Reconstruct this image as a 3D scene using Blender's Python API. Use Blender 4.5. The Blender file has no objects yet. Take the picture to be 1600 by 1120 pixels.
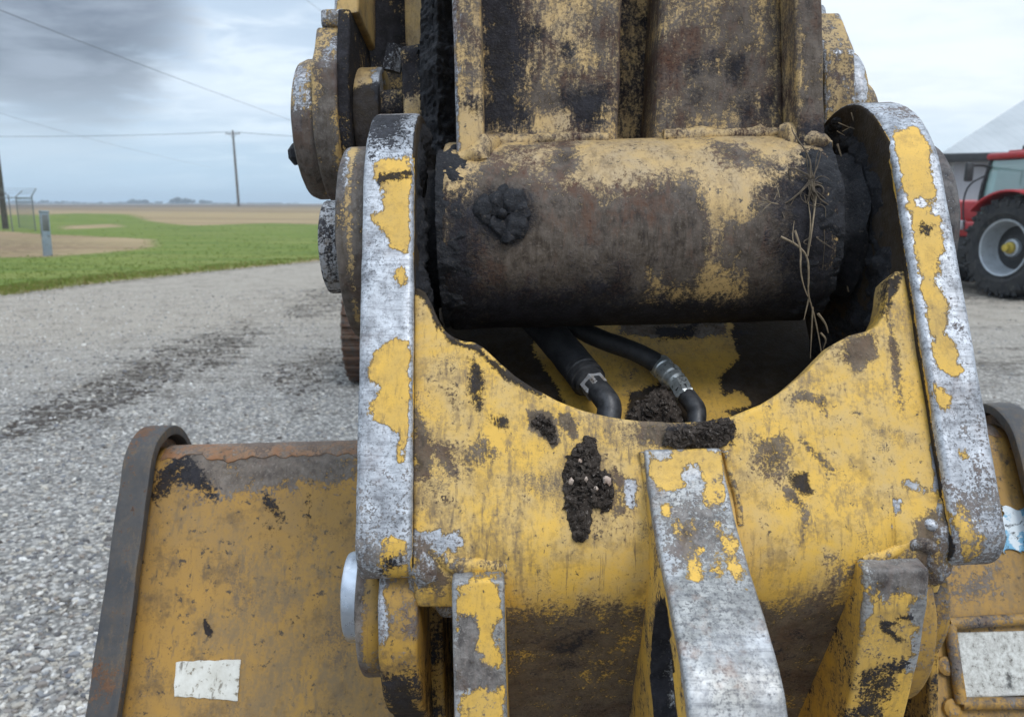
import bpy, bmesh, math, random
import numpy as np
from mathutils import Vector, Matrix, noise as mnoise
R_ = math.radians
random.seed(7); rng = np.random.default_rng(7)
scn = bpy.context.scene
COL = scn.collection

# ------------------------------------------------------------------ camera
FPX = 1200.0                       # focal length in pixels of the 1600 px wide photograph
PITCH = math.atan2(242.0, FPX)     # horizon lies 242 px above the middle
CAM = np.array([0.0, 0.0, 1.65])
cd = bpy.data.cameras.new('camera'); cam = bpy.data.objects.new('camera', cd); COL.objects.link(cam)
cam.location = CAM; cam.rotation_euler = (math.pi/2 - PITCH, 0, 0)
cd.sensor_width = 36; cd.lens = 36*FPX/1600; cd.clip_start = 0.02; cd.clip_end = 20000
cd.dof.use_dof = True; cd.dof.focus_distance = 0.74; cd.dof.aperture_fstop = 11.0
scn.camera = cam
scn.render.resolution_x = 1024; scn.render.resolution_y = 716

# ------------------------------------------------------------------ node helper
class G:
    def __init__(s, nt): s.nt = nt
    def n(s, typ, ins=None, **props):
        nd = s.nt.nodes.new(typ)
        for k, v in props.items(): setattr(nd, k, v)
        for k, v in (ins or {}).items():
            sk = nd.inputs[k]
            if isinstance(v, bpy.types.NodeSocket): s.nt.links.new(v, sk)
            else:
                if isinstance(v, (tuple, list)) and len(v) == 3 and sk.type == 'RGBA': v = (*v, 1)
                sk.default_value = v
        return nd
    def noise(s, vec, scale, detail=4, rough=.6, dist=0):
        return s.n('ShaderNodeTexNoise', {'Vector': vec, 'Scale': scale, 'Detail': detail, 'Roughness': rough, 'Distortion': dist}).outputs[0]
    def m(s, op, a, b=0.0, clamp=False):
        return s.n('ShaderNodeMath', {0: a, 1: b}, operation=op, use_clamp=clamp).outputs[0]
    def mix(s, f, a, b, blend='MIX'):
        return s.n('ShaderNodeMix', {0: f, 6: a, 7: b}, data_type='RGBA', blend_type=blend).outputs[2]
    def rg(s, v, a, b, c=0.0, d=1.0, smooth=False):
        return s.n('ShaderNodeMapRange', {0: v, 1: a, 2: b, 3: c, 4: d}, interpolation_type='SMOOTHSTEP' if smooth else 'LINEAR').outputs[0]
    def mp(s, vec, sc, rot=(0, 0, 0), loc=(0, 0, 0)):
        return s.n('ShaderNodeMapping', {0: vec, 1: loc, 2: rot, 3: sc}).outputs[0]
    def vor(s, vec, scale, feature='F1', out=0, rnd=1.0):
        return s.n('ShaderNodeTexVoronoi', {'Vector': vec, 'Scale': scale, 'Randomness': rnd}, feature=feature).outputs[out]
    def hsv(s, col, h=.5, sa=1.0, v=1.0):
        return s.n('ShaderNodeHueSaturation', {'Hue': h, 'Saturation': sa, 'Value': v, 'Color': col}).outputs[0]

# ------------------------------------------------------------------ sky, sun, exposure
SUN_EL, SUN_AZ = R_(52), R_(150)   # azimuth clockwise from +Y: behind the camera and to the right
wd = bpy.data.worlds.new('World'); scn.world = wd; wd.use_nodes = True
nt = wd.node_tree; nt.nodes.clear(); g = G(nt)
sky = g.n('ShaderNodeTexSky', sky_type='NISHITA', sun_disc=False, sun_elevation=SUN_EL, sun_rotation=SUN_AZ, air_density=1.2, dust_density=2.0)
tc = g.n('ShaderNodeTexCoord').outputs['Generated']
sx = g.n('ShaderNodeSeparateXYZ', {0: tc})
zc = g.m('MAXIMUM', sx.outputs[2], 0.0)
den = g.m('ADD', zc, 0.14)
cv = g.n('ShaderNodeCombineXYZ', {0: g.m('DIVIDE', sx.outputs[0], den), 1: g.m('DIVIDE', sx.outputs[1], den), 2: 0.0}).outputs[0]
cn1 = g.noise(g.mp(cv, (.75, 1.15, 1), loc=(3.1, 1.2, 0)), 0.9, 8, .55, .35)
cn2 = g.noise(g.mp(cv, (1, 1.3, 1), loc=(7.3, 4.4, 0)), 2.3, 8, .6, .3)
def cdir(px, py):
    v = np.array([(px-800)/FPX, 1.0, -(py-560)/FPX])
    c, s_ = math.cos(PITCH), math.sin(PITCH)
    w = np.array([v[0], v[1]*c + v[2]*s_, v[2]*c - v[1]*s_]); return w
def near_dir(px, py, a0, a1):      # a cloud bank that lies in one direction of the sky
    w = cdir(px, py); w = w/np.linalg.norm(w)
    dt = g.n('ShaderNodeVectorMath', {0: tc, 1: tuple(w)}, operation='DOT_PRODUCT').outputs['Value']
    return g.rg(dt, math.cos(R_(a0)), math.cos(R_(a1)))
cloud = g.mix(g.rg(cn1, .38, .62, 0, 1, True), (.49, .605, .745), (.70, .80, .91))
cloud = g.mix(g.rg(cn2, .47, .68, 0, .75, True), cloud, (.79, .88, .97))
bright = g.m('MULTIPLY', near_dir(1560, 60, 34, 4), g.rg(cn2, .3, .6, .55, 1.0))
cloud = g.mix(bright, cloud, (.86, .92, .97))
dk = g.m('ADD', near_dir(60, -25, 11, 1), g.m('MULTIPLY', g.m('SUBTRACT', cn2, .5), 1.05))
cloud = g.mix(g.rg(dk, .26, .78, 0, .95, True), cloud, g.mix(g.rg(cn2, .40, .62), (.15, .18, .235), (.27, .315, .39)))
dk2 = g.m('ADD', near_dir(60, 205, 9, 1), g.m('MULTIPLY', g.m('SUBTRACT', cn2, .5), 1.3))
cloud = g.mix(g.rg(dk2, .35, 1.0, 0, .45, True), cloud, (.34, .40, .49))
hz = g.rg(g.m('ADD', zc, g.m('MULTIPLY', g.m('SUBTRACT', cn1, .5), .05)), 0.0, 0.13, 1, 0, True)
cloud = g.mix(g.m('MULTIPLY', hz, .85), cloud, (.47, .65, .81))
zen = g.m('ADD', 1.0, g.m('MULTIPLY', g.rg(zc, .42, .9, 0, 1, True), 1.15))   # an overcast sky is brightest overhead
cb = g.n('ShaderNodeVectorMath', {0: cloud, 3: g.m('MULTIPLY', zen, 10.0)}, operation='SCALE').outputs[0]
skyc = g.mix(.90, sky.outputs[0], cb)
bg = g.n('ShaderNodeBackground', {0: skyc, 1: 0.10})
nt.links.new(bg.outputs[0], g.n('ShaderNodeOutputWorld').inputs[0])
sl = bpy.data.lights.new('sun', 'SUN'); sl.energy = 1.3; sl.angle = R_(18); sl.color = (1, .965, .92)
so = bpy.data.objects.new('sun', sl); COL.objects.link(so)
sd = Vector((math.sin(SUN_AZ)*math.cos(SUN_EL), math.cos(SUN_AZ)*math.cos(SUN_EL), math.sin(SUN_EL)))
so.rotation_euler = sd.to_track_quat('Z', 'Y').to_euler(); so.location = (5, -5, 30)
scn.view_settings.view_transform = 'Standard'; scn.view_settings.look = 'None'
scn.view_settings.exposure = 0.32; scn.view_settings.gamma = 1.0
scn.cycles.max_bounces = 6; scn.cycles.diffuse_bounces = 3; scn.cycles.glossy_bounces = 3
scn.cycles.transmission_bounces = 4; scn.cycles.transparent_max_bounces = 8
scn.cycles.use_denoising = True

# ------------------------------------------------------------------ geometry helpers
FWD = np.array([0, math.cos(PITCH), -math.sin(PITCH)]); UPC = np.array([0, math.sin(PITCH), math.cos(PITCH)]); RGT = np.array([1.0, 0, 0])
def ray(px, py): return FWD + RGT*((px-800)/FPX) - UPC*((py-560)/FPX)
def at(px, py, d): return CAM + ray(px, py)*d                 # a point of the place at depth d metres
def ground(px, py, z=0.0):
    d = ray(px, py); return CAM + d*((z-CAM[2])/d[2])
def project(P):
    Q = P - CAM; d = Q@FWD; return np.stack([800+FPX*(Q@RGT)/d, 560-FPX*(Q@UPC)/d], 1)
class Frame:
    """A machine part's own axes: x across, v up along the part, w into the depth (away from its front)."""
    def __init__(s, O, camV):
        s.O = np.array(O, float); V = camV[0]*RGT + camV[1]*UPC + camV[2]*FWD; s.V = V/np.linalg.norm(V)
        X = RGT - s.V*(RGT@s.V); s.X = X/np.linalg.norm(X); W = np.cross(s.V, s.X); W = -W if W[1] < 0 else W; s.W = W
    def P(s, x, v, w): return s.O + np.multiply.outer(x, s.X) + np.multiply.outer(v, s.V) + np.multiply.outer(w, s.W)
    def A(s, a): a = np.asarray(a, float); return s.O + a@np.stack([s.X, s.V, s.W])
    def loc(s, P): return (np.asarray(P)-s.O)@np.stack([s.X, s.V, s.W]).T
    def on(s, px, py, w=0.0):
        d = ray(px, py); o = s.O + s.W*w; t = ((o-CAM)@s.W)/(d@s.W); l = s.loc(CAM+d*t); return l[0], l[1]

def mat_obj(name, m): return m
ROOT = {}
def empty(name, loc, label=None, cat=None, group=None):
    o = bpy.data.objects.new(name, None); COL.objects.link(o); o.location = loc; o.empty_display_size = .1
    if label: o['label'] = label
    if cat: o['category'] = cat
    if group: o['group'] = group
    ROOT[o.name] = np.array(loc, float); return o
class Geo:
    def __init__(s): s.v = []; s.f = []; s.uv = []; s.n = 0
    def add(s, V, F, uv=None):
        V = np.asarray(V, float).reshape(-1, 3); s.v.append(V)
        s.f += [tuple(i+s.n for i in f) for f in F]
        s.uv.append(np.full((len(V), 2), np.nan) if uv is None else uv); s.n += len(V); return s
    @property
    def V(s): return np.concatenate(s.v)
    @property
    def UV(s): return np.concatenate(s.uv)
def sdf(poly, U):
    """signed distance, positive inside"""
    poly = np.asarray(poly, float); d = np.full(len(U), 1e9); ins = np.zeros(len(U), bool)
    for a, b in zip(poly, np.roll(poly, -1, 0)):
        e = b-a; L = e@e+1e-12; t = np.clip(((U-a)@e)/L, 0, 1); q = U-a-t[:, None]*e
        d = np.minimum(d, np.hypot(q[:, 0], q[:, 1]))
        c = (a[1] > U[:, 1]) != (b[1] > U[:, 1])
        with np.errstate(divide='ignore', invalid='ignore'):
            ins ^= c & (U[:, 0] < (b[0]-a[0])*(U[:, 1]-a[1])/(b[1]-a[1]+1e-15)+a[0])
    return np.where(ins, d, -d)
WD = .015
def wear(V, UV, base, marks, NR=None):
    """wear marks: traced outlines are carried onto the part's own surface coordinates and kept there in metres.
    channel c = bare metal, p = paint left standing, g = grime, o = oxide/dust, both with some painted shade, k = clean"""
    N = len(V); c, gg, oo = (np.full(N, float(b_)) for b_ in base)
    ok = ~np.isnan(UV[:, 0])
    if ok.any() and marks:
        U = UV[ok]; d_ = CAM-V[ok]; d_ /= np.linalg.norm(d_, axis=1)[:, None]; see = (NR[ok]*d_).sum(1) > .12
        US = U[see]; pr = project(V[ok][see])
        for mk in marks:
            ch, poly = mk[0], mk[1]; val = mk[2] if len(mk) > 2 else 1.0; soft = mk[3] if len(mk) > 3 else .012
            pl = []
            for p in poly:
                dd = np.hypot(pr[:, 0]-p[0], pr[:, 1]-p[1]); k = np.argsort(dd)[:14]
                A = np.concatenate([pr[k]-p, np.ones((len(k), 1))], 1)
                wgt = 1/(dd[k]+3)
                sol = np.linalg.lstsq(A*wgt[:, None], US[k]*wgt[:, None], rcond=1e-3)[0]; pl.append(sol[2])
            s = sdf(pl, U)
            if ch in 'cp':
                q = np.clip(s/(2*WD), -.5, .5)*val
                c[ok] = np.maximum(c[ok], .5+q) if ch == 'c' else np.minimum(c[ok], .5-q)
            else:
                q = np.clip(.5+s/(2*soft), 0, 1)*val*(1.5 if ch in 'go' else 1)
                if ch == 'g': gg[ok] = np.maximum(gg[ok], q)
                elif ch == 'o': oo[ok] = np.maximum(oo[ok], q)
                elif ch == 'k': gg[ok] *= 1-q; oo[ok] *= 1-q
    return c, gg, oo
def link_mesh(name, me, parent):
    o = bpy.data.objects.new(name, me); COL.objects.link(o)
    if parent is not None: o.parent = parent
    return o
def root_of(o):
    while o.parent is not None: o = o.parent
    return o
def build(name, geo, mat, parent=None, base=None, marks=None, post=None, angle=35, origin=None, jitter=0.0, jscale=30):
    V = geo.V
    if jitter:
        V = V + np.array([mnoise.noise_vector(Vector(p*jscale)) for p in V])*jitter
    r = ROOT[root_of(parent).name] if parent is not None else (V.mean(0)*[1, 1, 0]+[0, 0, V[:, 2].min()] if origin is None else np.array(origin, float))
    me = bpy.data.meshes.new(name); me.from_pydata((V-r).tolist(), [], geo.f)
    bm = bmesh.new(); bm.from_mesh(me); bmesh.ops.recalc_face_normals(bm, faces=bm.faces); bm.to_mesh(me); bm.free()
    if base is not None:
        NR = np.zeros(len(me.vertices)*3, np.float32); me.vertex_normals.foreach_get('vector', NR)
        c, gg, oo = wear(geo.V, geo.UV, base, marks or [], NR.reshape(-1, 3))
        if post: c, gg, oo = post(geo.V, c, gg, oo)
        a = me.attributes.new('wear', 'FLOAT_COLOR', 'POINT')
        a.data.foreach_set('color', np.stack([c, gg, oo, np.ones_like(c)], 1).astype(np.float32).ravel())
    me.materials.append(mat); me.shade_smooth(); me.set_sharp_from_angle(angle=R_(angle))
    o = link_mesh(name, me, parent)
    if parent is None: o.location = r; ROOT[o.name] = r
    return o
def tag(o, label, cat, group=None):
    o['label'] = label; o['category'] = cat
    if group: o['group'] = group
    return o
def resample(loop, step):
    loop = np.asarray(loop, float); out = []
    for a, b in zip(loop, np.roll(loop, -1, 0)):
        n = max(1, int(round(np.linalg.norm(b-a)/step)))
        for i in range(n): out.append(a+(b-a)*i/n)
    return np.array(out)
def rpoly(pts, seg=6):
    """polygon with rounded corners: points (a, b, radius)"""
    out = []; n = len(pts)
    for i in range(n):
        p = np.array(pts[i][:2], float); r = pts[i][2] if len(pts[i]) > 2 else 0
        if r <= 0: out.append(p); continue
        a = np.array(pts[i-1][:2])-p; b = np.array(pts[(i+1) % n][:2])-p
        a /= np.linalg.norm(a); b /= np.linalg.norm(b); ang = math.acos(np.clip(a@b, -1, 1)); t = r/math.tan(ang/2)
        A, B = p+a*t, p+b*t; c = p+(a+b)/np.linalg.norm(a+b)*r/math.sin(ang/2)
        va, vb = A-c, B-c; th = math.acos(np.clip(va@vb/r/r, -1, 1))
        for k in range(seg+1):
            f = k/seg; out.append(c+(va*math.sin((1-f)*th)+vb*math.sin(f*th))/math.sin(th))
    return np.array(out)
def inset(L, d):
    a = 0.5*np.sum(L[:, 0]*np.roll(L[:, 1], -1)-np.roll(L[:, 0], -1)*L[:, 1])
    t = np.roll(L, -1, 0)-np.roll(L, 1, 0); t /= np.linalg.norm(t, axis=1)[:, None]+1e-12
    n = np.stack([-t[:, 1], t[:, 0]], 1)*(1 if a > 0 else -1); return L+n*d
def prism(F, prof, x0, x1, bev=.004, step=.006, front=None, ncap=10, xstep=None, slant=None):
    """profile (v, w) pushed along x from x0 to x1, rounded edges; front = (w0, tol) marks the vertices that carry wear outlines"""
    L = resample(prof, step); n = len(L); xstep = xstep or step
    nx = max(2, int(round((x1-x0-2*bev)/xstep)))
    sl = []
    for a in (0, .3, .7): sl.append((x0+bev*(1-math.cos(a*math.pi/2)), bev*(1-math.sin(a*math.pi/2))))
    sl += [(x, 0) for x in np.linspace(x0+bev, x1-bev, nx+1)]
    for a in (.7, .3, 0): sl.append((x1-bev*(1-math.cos(a*math.pi/2)), bev*(1-math.sin(a*math.pi/2))))
    V = []; Fc = []
    for x, d in sl:
        Q = inset(L, d) if d > 0 else L; V.append(np.column_stack([np.full(n, x), Q]))
    ns = len(sl)
    for i in range(ns-1):
        for j in range(n):
            k = (j+1) % n; Fc.append((i*n+j, i*n+k, (i+1)*n+k, (i+1)*n+j))
    base = ns*n
    for side, idx in ((0, 0), (1, ns-1)):
        ring = V[idx]; cen = ring.mean(0); prev = idx*n
        for q in range(1, ncap):
            t = q/ncap; V.append(ring*(1-t)+cen*t)
            for j in range(n):
                k = (j+1) % n; Fc.append((prev+j, prev+k, base+k, base+j))
            prev = base; base += n
        V.append(cen[None]); 
        for j in range(n): Fc.append((prev+j, prev+(j+1) % n, base))
        base += 1
    V = np.concatenate(V)
    if slant: V[:, 0] += slant(V[:, 0], V[:, 1], V[:, 2])
    uv = np.full((len(V), 2), np.nan)
    if front is not None:
        m_ = front(V); uv[m_] = V[m_][:, :2]
    return F.A(V), Fc, uv
def sheet(P, UV, thick, ref, r=.003):
    """a plate with its outer face on the grid P[i, j] and rounded rims"""
    P = np.asarray(P, float); nu, nv = P.shape[:2]
    N = np.cross(np.gradient(P, axis=0), np.gradient(P, axis=1)); N /= np.linalg.norm(N, axis=2)[..., None]+1e-15
    if (N.reshape(-1, 3).mean(0)@np.asarray(ref)) < 0: N = -N
    idx = np.arange(nu*nv).reshape(nu, nv); Fc = []
    for i in range(nu-1):
        for j in range(nv-1): Fc.append((idx[i, j], idx[i+1, j], idx[i+1, j+1], idx[i, j+1]))
    b = [(i, 0) for i in range(nu)]+[(nu-1, j) for j in range(1, nv)]+[(i, nv-1) for i in range(nu-2, -1, -1)]+[(0, j) for j in range(nv-2, 0, -1)]
    bi = np.array(b); inner = np.clip(bi, 1, [nu-2, nv-2])
    pb = P[bi[:, 0], bi[:, 1]]; nb = N[bi[:, 0], bi[:, 1]]; ow = pb-P[inner[:, 0], inner[:, 1]]
    ow -= nb*np.sum(ow*nb, 1)[:, None]; ow /= np.linalg.norm(ow, axis=1)[:, None]+1e-12
    back = P-N*thick; bb = back[bi[:, 0], bi[:, 1]]
    l1 = pb+ow*r*.7-nb*r*.3; l2 = pb+ow*r-nb*r; l3 = bb+ow*r+nb*r*.5
    V = np.concatenate([P.reshape(-1, 3), back.reshape(-1, 3), l1, l2, l3]); o = nu*nv; nb_ = len(b)
    for i in range(nu-1):
        for j in range(nv-1): Fc.append((o+idx[i, j], o+idx[i, j+1], o+idx[i+1, j+1], o+idx[i+1, j]))
    rings = [[idx[i, j] for i, j in b], [2*o+k for k in range(nb_)], [2*o+nb_+k for k in range(nb_)], [2*o+2*nb_+k for k in range(nb_)], [o+idx[i, j] for i, j in b]]
    for A, B in zip(rings[:-1], rings[1:]):
        for k in range(nb_):
            q = (k+1) % nb_; Fc.append((A[k], A[q], B[q], B[k]))
    uv = np.full((len(V), 2), np.nan)
    if UV is not None:
        uv[:o] = np.asarray(UV).reshape(-1, 2); uv[2*o:2*o+nb_] = uv[[idx[i, j] for i, j in b]]; uv[2*o+nb_:2*o+2*nb_] = uv[[idx[i, j] for i, j in b]]
    return V, Fc, uv
def quad(F, c4, w, thick, step=.006, r=.003, wf=None):
    """plate with four corners (x, v) in order bottom left, bottom right, top right, top left"""
    c = np.asarray(c4, float); nu = max(3, int(np.linalg.norm(c[1]-c[0])/step)); nv = max(3, int(np.linalg.norm(c[3]-c[0])/step))
    s = np.linspace(0, 1, nu)[:, None, None]; t = np.linspace(0, 1, nv)[None, :, None]
    xv = (1-s)*(1-t)*c[0]+s*(1-t)*c[1]+s*t*c[2]+(1-s)*t*c[3]
    ww = np.full(xv.shape[:2], w) if wf is None else wf(xv[..., 0], xv[..., 1])
    P = F.O+xv[..., :1]*F.X+xv[..., 1:]*F.V+ww[..., None]*F.W
    return sheet(P, xv, thick, -F.W, r)
def lathe(F, c, prof, seg=64, front=None, axis='x'):
    """turned part about the x axis of F through (v, w) = c; prof = [(x, radius)]"""
    th = np.linspace(0, 2*math.pi, seg, endpoint=False); V = []; n = seg; Fc = []; uv = []
    for x, r in prof:
        V.append(np.column_stack([np.full(seg, x), c[0]+r*np.sin(th), c[1]-r*np.cos(th)]))
        tt = np.where(th > math.pi, th-2*math.pi, th); u = np.column_stack([np.full(seg, x), tt*max(r, .01)])
        u[np.abs(tt) > 1.9] = np.nan; uv.append(u)
    for i in range(len(prof)-1):
        for j in range(n):
            k = (j+1) % n; Fc.append((i*n+j, i*n+k, (i+1)*n+k, (i+1)*n+j))
    Fc.append(tuple(range(n))); Fc.append(tuple((len(prof)-1)*n+j for j in range(n)))
    V = F.A(np.concatenate(V)); uv = np.concatenate(uv)
    return V, Fc, (uv if front else None)
def cyl_prof(x0, x1, r, bev=.003, step=.01):
    n = max(2, int((x1-x0)/step)); return [(x0, r-bev), (x0+bev*.3, r-bev*.3)]+[(x, r) for x in np.linspace(x0+bev, x1-bev, n)]+[(x1-bev*.3, r-bev*.3), (x1, r-bev)]
def tube(pts, rad, seg=10, smooth=0):
    pts = np.asarray(pts, float); rad = np.full(len(pts), rad) if np.isscalar(rad) else np.asarray(rad, float)
    for _ in range(smooth):
        q = [pts[0]]; rr = [rad[0]]
        for i in range(len(pts)-1):
            q += [pts[i]*.75+pts[i+1]*.25, pts[i]*.25+pts[i+1]*.75]; rr += [rad[i]*.75+rad[i+1]*.25, rad[i]*.25+rad[i+1]*.75]
        q.append(pts[-1]); rr.append(rad[-1]); pts = np.array(q); rad = np.array(rr)
    t = np.gradient(pts, axis=0); t /= np.linalg.norm(t, axis=1)[:, None]+1e-12
    up = np.array([0, 0, 1.0]) if abs(t[0][2]) < .9 else np.array([1.0, 0, 0]); V = []
    a = np.linspace(0, 2*math.pi, seg, endpoint=False)
    for p, d, r in zip(pts, t, rad):
        s = np.cross(d, up); s /= np.linalg.norm(s)+1e-12; u2 = np.cross(s, d); up = u2
        V.append(p+r*(np.cos(a)[:, None]*s+np.sin(a)[:, None]*u2))
    Fc = []; n = seg
    for i in range(len(pts)-1):
        for j in range(n):
            k = (j+1) % n; Fc.append((i*n+j, i*n+k, (i+1)*n+k, (i+1)*n+j))
    Fc += [tuple(range(n)), tuple((len(pts)-1)*n+j for j in range(n))]
    return np.concatenate(V), Fc
def box(lo, hi, bev=.02, M=None, seg=2):
    bm = bmesh.new(); bmesh.ops.create_cube(bm, size=1)
    lo, hi = np.array(lo, float), np.array(hi, float)
    for v in bm.verts: v.co = Vector((lo+hi)/2+np.array(v.co)*(hi-lo))
    if bev: bmesh.ops.bevel(bm, geom=bm.edges[:], offset=bev, segments=seg, affect='EDGES', profile=.5)
    bm.verts.index_update(); V = np.array([v.co for v in bm.verts]); Fc = [tuple(v.index for v in f.verts) for f in bm.faces]; bm.free()
    if M is not None: V = V@np.array(M.to_3x3()).T+np.array(M.translation)
    return V, Fc
_ico = {}
def ico(sub):
    if sub not in _ico:
        bm = bmesh.new(); bmesh.ops.create_icosphere(bm, subdivisions=sub, radius=1); bm.verts.index_update()
        _ico[sub] = (np.array([v.co for v in bm.verts]), [tuple(v.index for v in f.verts) for f in bm.faces]); bm.free()
    return _ico[sub]

# ------------------------------------------------------------------ materials
def mat_new(name):
    m = bpy.data.materials.new(name); m.use_nodes = True; nt = m.node_tree; b = nt.nodes['Principled BSDF']; return m, G(nt), b
def setin(g, b, **kw):
    for k, v in kw.items():
        sk = b.inputs[k.replace('_', ' ')]
        if isinstance(v, bpy.types.NodeSocket): g.nt.links.new(v, sk)
        else: sk.default_value = (*v, 1) if isinstance(v, (tuple, list)) and len(v) == 3 and sk.type == 'RGBA' else v
def steel(name, paint, dust=(.40, .33, .22), dust_amt=.35, metal=(.16, .17, .19), metal2=(.50, .52, .56), chip=.30, speck=.70,
          scratch=.5, rust=.15, oxide=((.045, .038, .036), (.22, .20, .185)), grime=(.010, .010, .013), fine=1.0, streak=.5, rough=.5, stain=.35, scuff=.35, mblot=.3, osoft=.16, edge=.30, ored=.55, onoise=1.3):
    m, g, b = mat_new(name)
    co = g.n('ShaderNodeTexCoord').outputs['Object']
    at_ = g.n('ShaderNodeAttribute', attribute_name='wear').outputs['Color']
    sp = g.n('ShaderNodeSeparateColor', {0: at_}); Rr, Gg, Bb = sp.outputs
    n1 = g.noise(co, 75*fine, 5, .62); n2 = g.noise(co, 19*fine, 5, .65, .4); n3 = g.noise(co, 330*fine, 4, .6); n4 = g.noise(co, 700*fine, 3, .6)
    st = g.noise(g.mp(co, (1, 1, .16)), 150*fine, 7, .74, .5)
    st2 = g.noise(g.mp(co, (1, .5, .09), rot=(.3, 1.05, .1)), 190*fine, 5, .65, .25)
    st3 = g.noise(g.mp(co, (1, .5, .07), rot=(.1, -.75, .2)), 230*fine, 5, .65, .25)
    # bare metal
    ch = g.m('ADD', Rr, g.m('MULTIPLY', g.m('SUBTRACT', n1, .5), chip*2)); ch = g.m('ADD', ch, g.m('MULTIPLY', g.m('SUBTRACT', n2, .5), chip*1.2))
    ch = g.m('ADD', ch, g.m('MULTIPLY', g.m('SUBTRACT', n3, .5), .16))
    pt = g.n('ShaderNodeNewGeometry').outputs['Pointiness']
    ch = g.m('ADD', ch, g.m('MULTIPLY', g.rg(pt, .515, .60), edge)); ch = g.m('ADD', ch, g.m('MULTIPLY', g.m('SUBTRACT', g.m('ADD', st2, st3), 1.0), .22)); ch = g.m('ADD', ch, g.m('MULTIPLY', g.m('SUBTRACT', n4, .5), .14))
    chip_m = g.rg(ch, .485, .515); rim = g.m('SUBTRACT', 1.0, g.rg(g.m('ABSOLUTE', g.m('SUBTRACT', ch, .475)), 0.0, .05))
    mt = g.mix(g.rg(n1, .36, .64), metal, metal2); mt = g.mix(g.m('MULTIPLY', g.rg(g.m('ADD', g.m('MULTIPLY', n3, .55), g.m('MULTIPLY', n4, .45)), .49, .60), .8), mt, (.07, .07, .075))
    mt = g.mix(g.rg(n2, .42, .62, 0, .45), mt, (.60, .62, .66)); mt = g.mix(g.rg(g.noise(co, 11*fine, 6, .7), .50, .62, 0, mblot), mt, (.15, .14, .135)); mt = g.mix(g.m('MULTIPLY', g.rg(g.noise(g.mp(co, (.12, 1, 1)), 420*fine, 3, .6), .52, .62), .35), mt, (.09, .09, .10)); mt = g.mix(g.m('MULTIPLY', g.rg(st2, .55, .7), .4), mt, (.10, .10, .11))
    mt = g.mix(g.m('MULTIPLY', g.rg(g.noise(co, 33, 5, .7), .54, .68), rust), mt, (.20, .085, .03))
    # paint
    cl = g.rg(g.noise(co, 8*fine, 4, .6, .5), .44, .60); cl2 = g.rg(g.noise(g.mp(co, (1, 1, 1), loc=(5, 3, 1)), 7*fine, 4, .6, .5), .48, .60)
    pc = g.mix(g.rg(n2, .35, .68), paint, tuple(c*.80 for c in paint))
    pc = g.mix(g.m('MULTIPLY', g.rg(g.m('ADD', g.m('MULTIPLY', n2, .7), g.m('MULTIPLY', n1, .3)), .42, .60), dust_amt), pc, dust)
    pc = g.mix(g.m('MULTIPLY', g.rg(g.m('ADD', g.m('MULTIPLY', st, .18), g.m('MULTIPLY', g.noise(co, 40*fine, 8, .76), .82)), .51, .62), stain), pc, (.10, .062, .028))
    pc = g.mix(g.m('MULTIPLY', g.m('MULTIPLY', g.rg(st2, .57, .66), cl), scratch), pc, (.10, .07, .04)); pc = g.mix(g.m('MULTIPLY', g.m('MULTIPLY', g.rg(st3, .58, .67), cl2), scratch), pc, (.12, .08, .045))
    pc = g.mix(g.rg(g.noise(co, 140*fine, 4, .7), speck-.04, speck+.02, 0, .9), pc, (.035, .028, .024))
    pc = g.mix(g.rg(n4, .60, .72, 0, .35), pc, (.12, .08, .035))
    # scuffed film: brushed-on brown haze broken into fine strokes
    sf = g.m('ADD', g.m('MULTIPLY', g.noise(co, 9*fine, 4, .6, .6), .5), g.m('ADD', g.m('MULTIPLY', st2, .28), g.m('MULTIPLY', n3, .22)))
    pc = g.mix(g.m('MULTIPLY', g.rg(sf, .50, .60), scuff), pc, (.20, .135, .065)); sf2 = g.m('ADD', g.m('MULTIPLY', g.noise(co, 14*fine, 5, .6, .4), .55), g.m('ADD', g.m('MULTIPLY', st3, .2), g.m('MULTIPLY', n4, .25)))
    pc = g.mix(g.m('MULTIPLY', g.rg(sf2, .55, .64), scuff), pc, (.10, .075, .055))
    col = g.mix(g.m('MULTIPLY', rim, .8), pc, (.06, .045, .03)); col = g.mix(chip_m, col, mt)  # rim paints a thin shadow line along the chipped paint edge
    # oxide and dust film
    om = g.m('ADD', Bb, g.m('MULTIPLY', g.m('SUBTRACT', n2, .5), 1.2)); om = g.m('ADD', om, g.m('MULTIPLY', g.m('SUBTRACT', g.m('ADD', g.m('MULTIPLY', st, streak), g.m('MULTIPLY', n1, 1-streak)), .5), onoise))
    om = g.m('ADD', om, g.m('MULTIPLY', g.m('SUBTRACT', n3, .5), 1.0)); om = g.m('ADD', om, g.m('MULTIPLY', g.m('SUBTRACT', n4, .5), .5)); om = g.rg(om, .44-osoft*.5, .44+osoft*.5)
    oc = g.mix(g.rg(g.m('ADD', g.m('MULTIPLY', n1, .5), g.m('MULTIPLY', st, .5)), .40, .62), oxide[0], oxide[1])
    oc = g.mix(g.rg(n3, .56, .70, 0, .5), oc, tuple(c*1.5 for c in oxide[1]))
    oc = g.mix(g.rg(g.m('ADD', g.m('MULTIPLY', n2, .6), g.m('MULTIPLY', st, .4)), .50, .64, 0, ored), oc, (.085, .036, .022))
    col = g.mix(g.m('MULTIPLY', om, .94), col, oc)
    # grime
    gm = g.m('ADD', Gg, g.m('MULTIPLY', g.m('SUBTRACT', n2, .5), .9)); gm = g.m('ADD', gm, g.m('MULTIPLY', g.m('SUBTRACT', g.m('ADD', g.m('MULTIPLY', st, streak), g.m('MULTIPLY', n1, 1-streak)), .5), 1.3))
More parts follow.
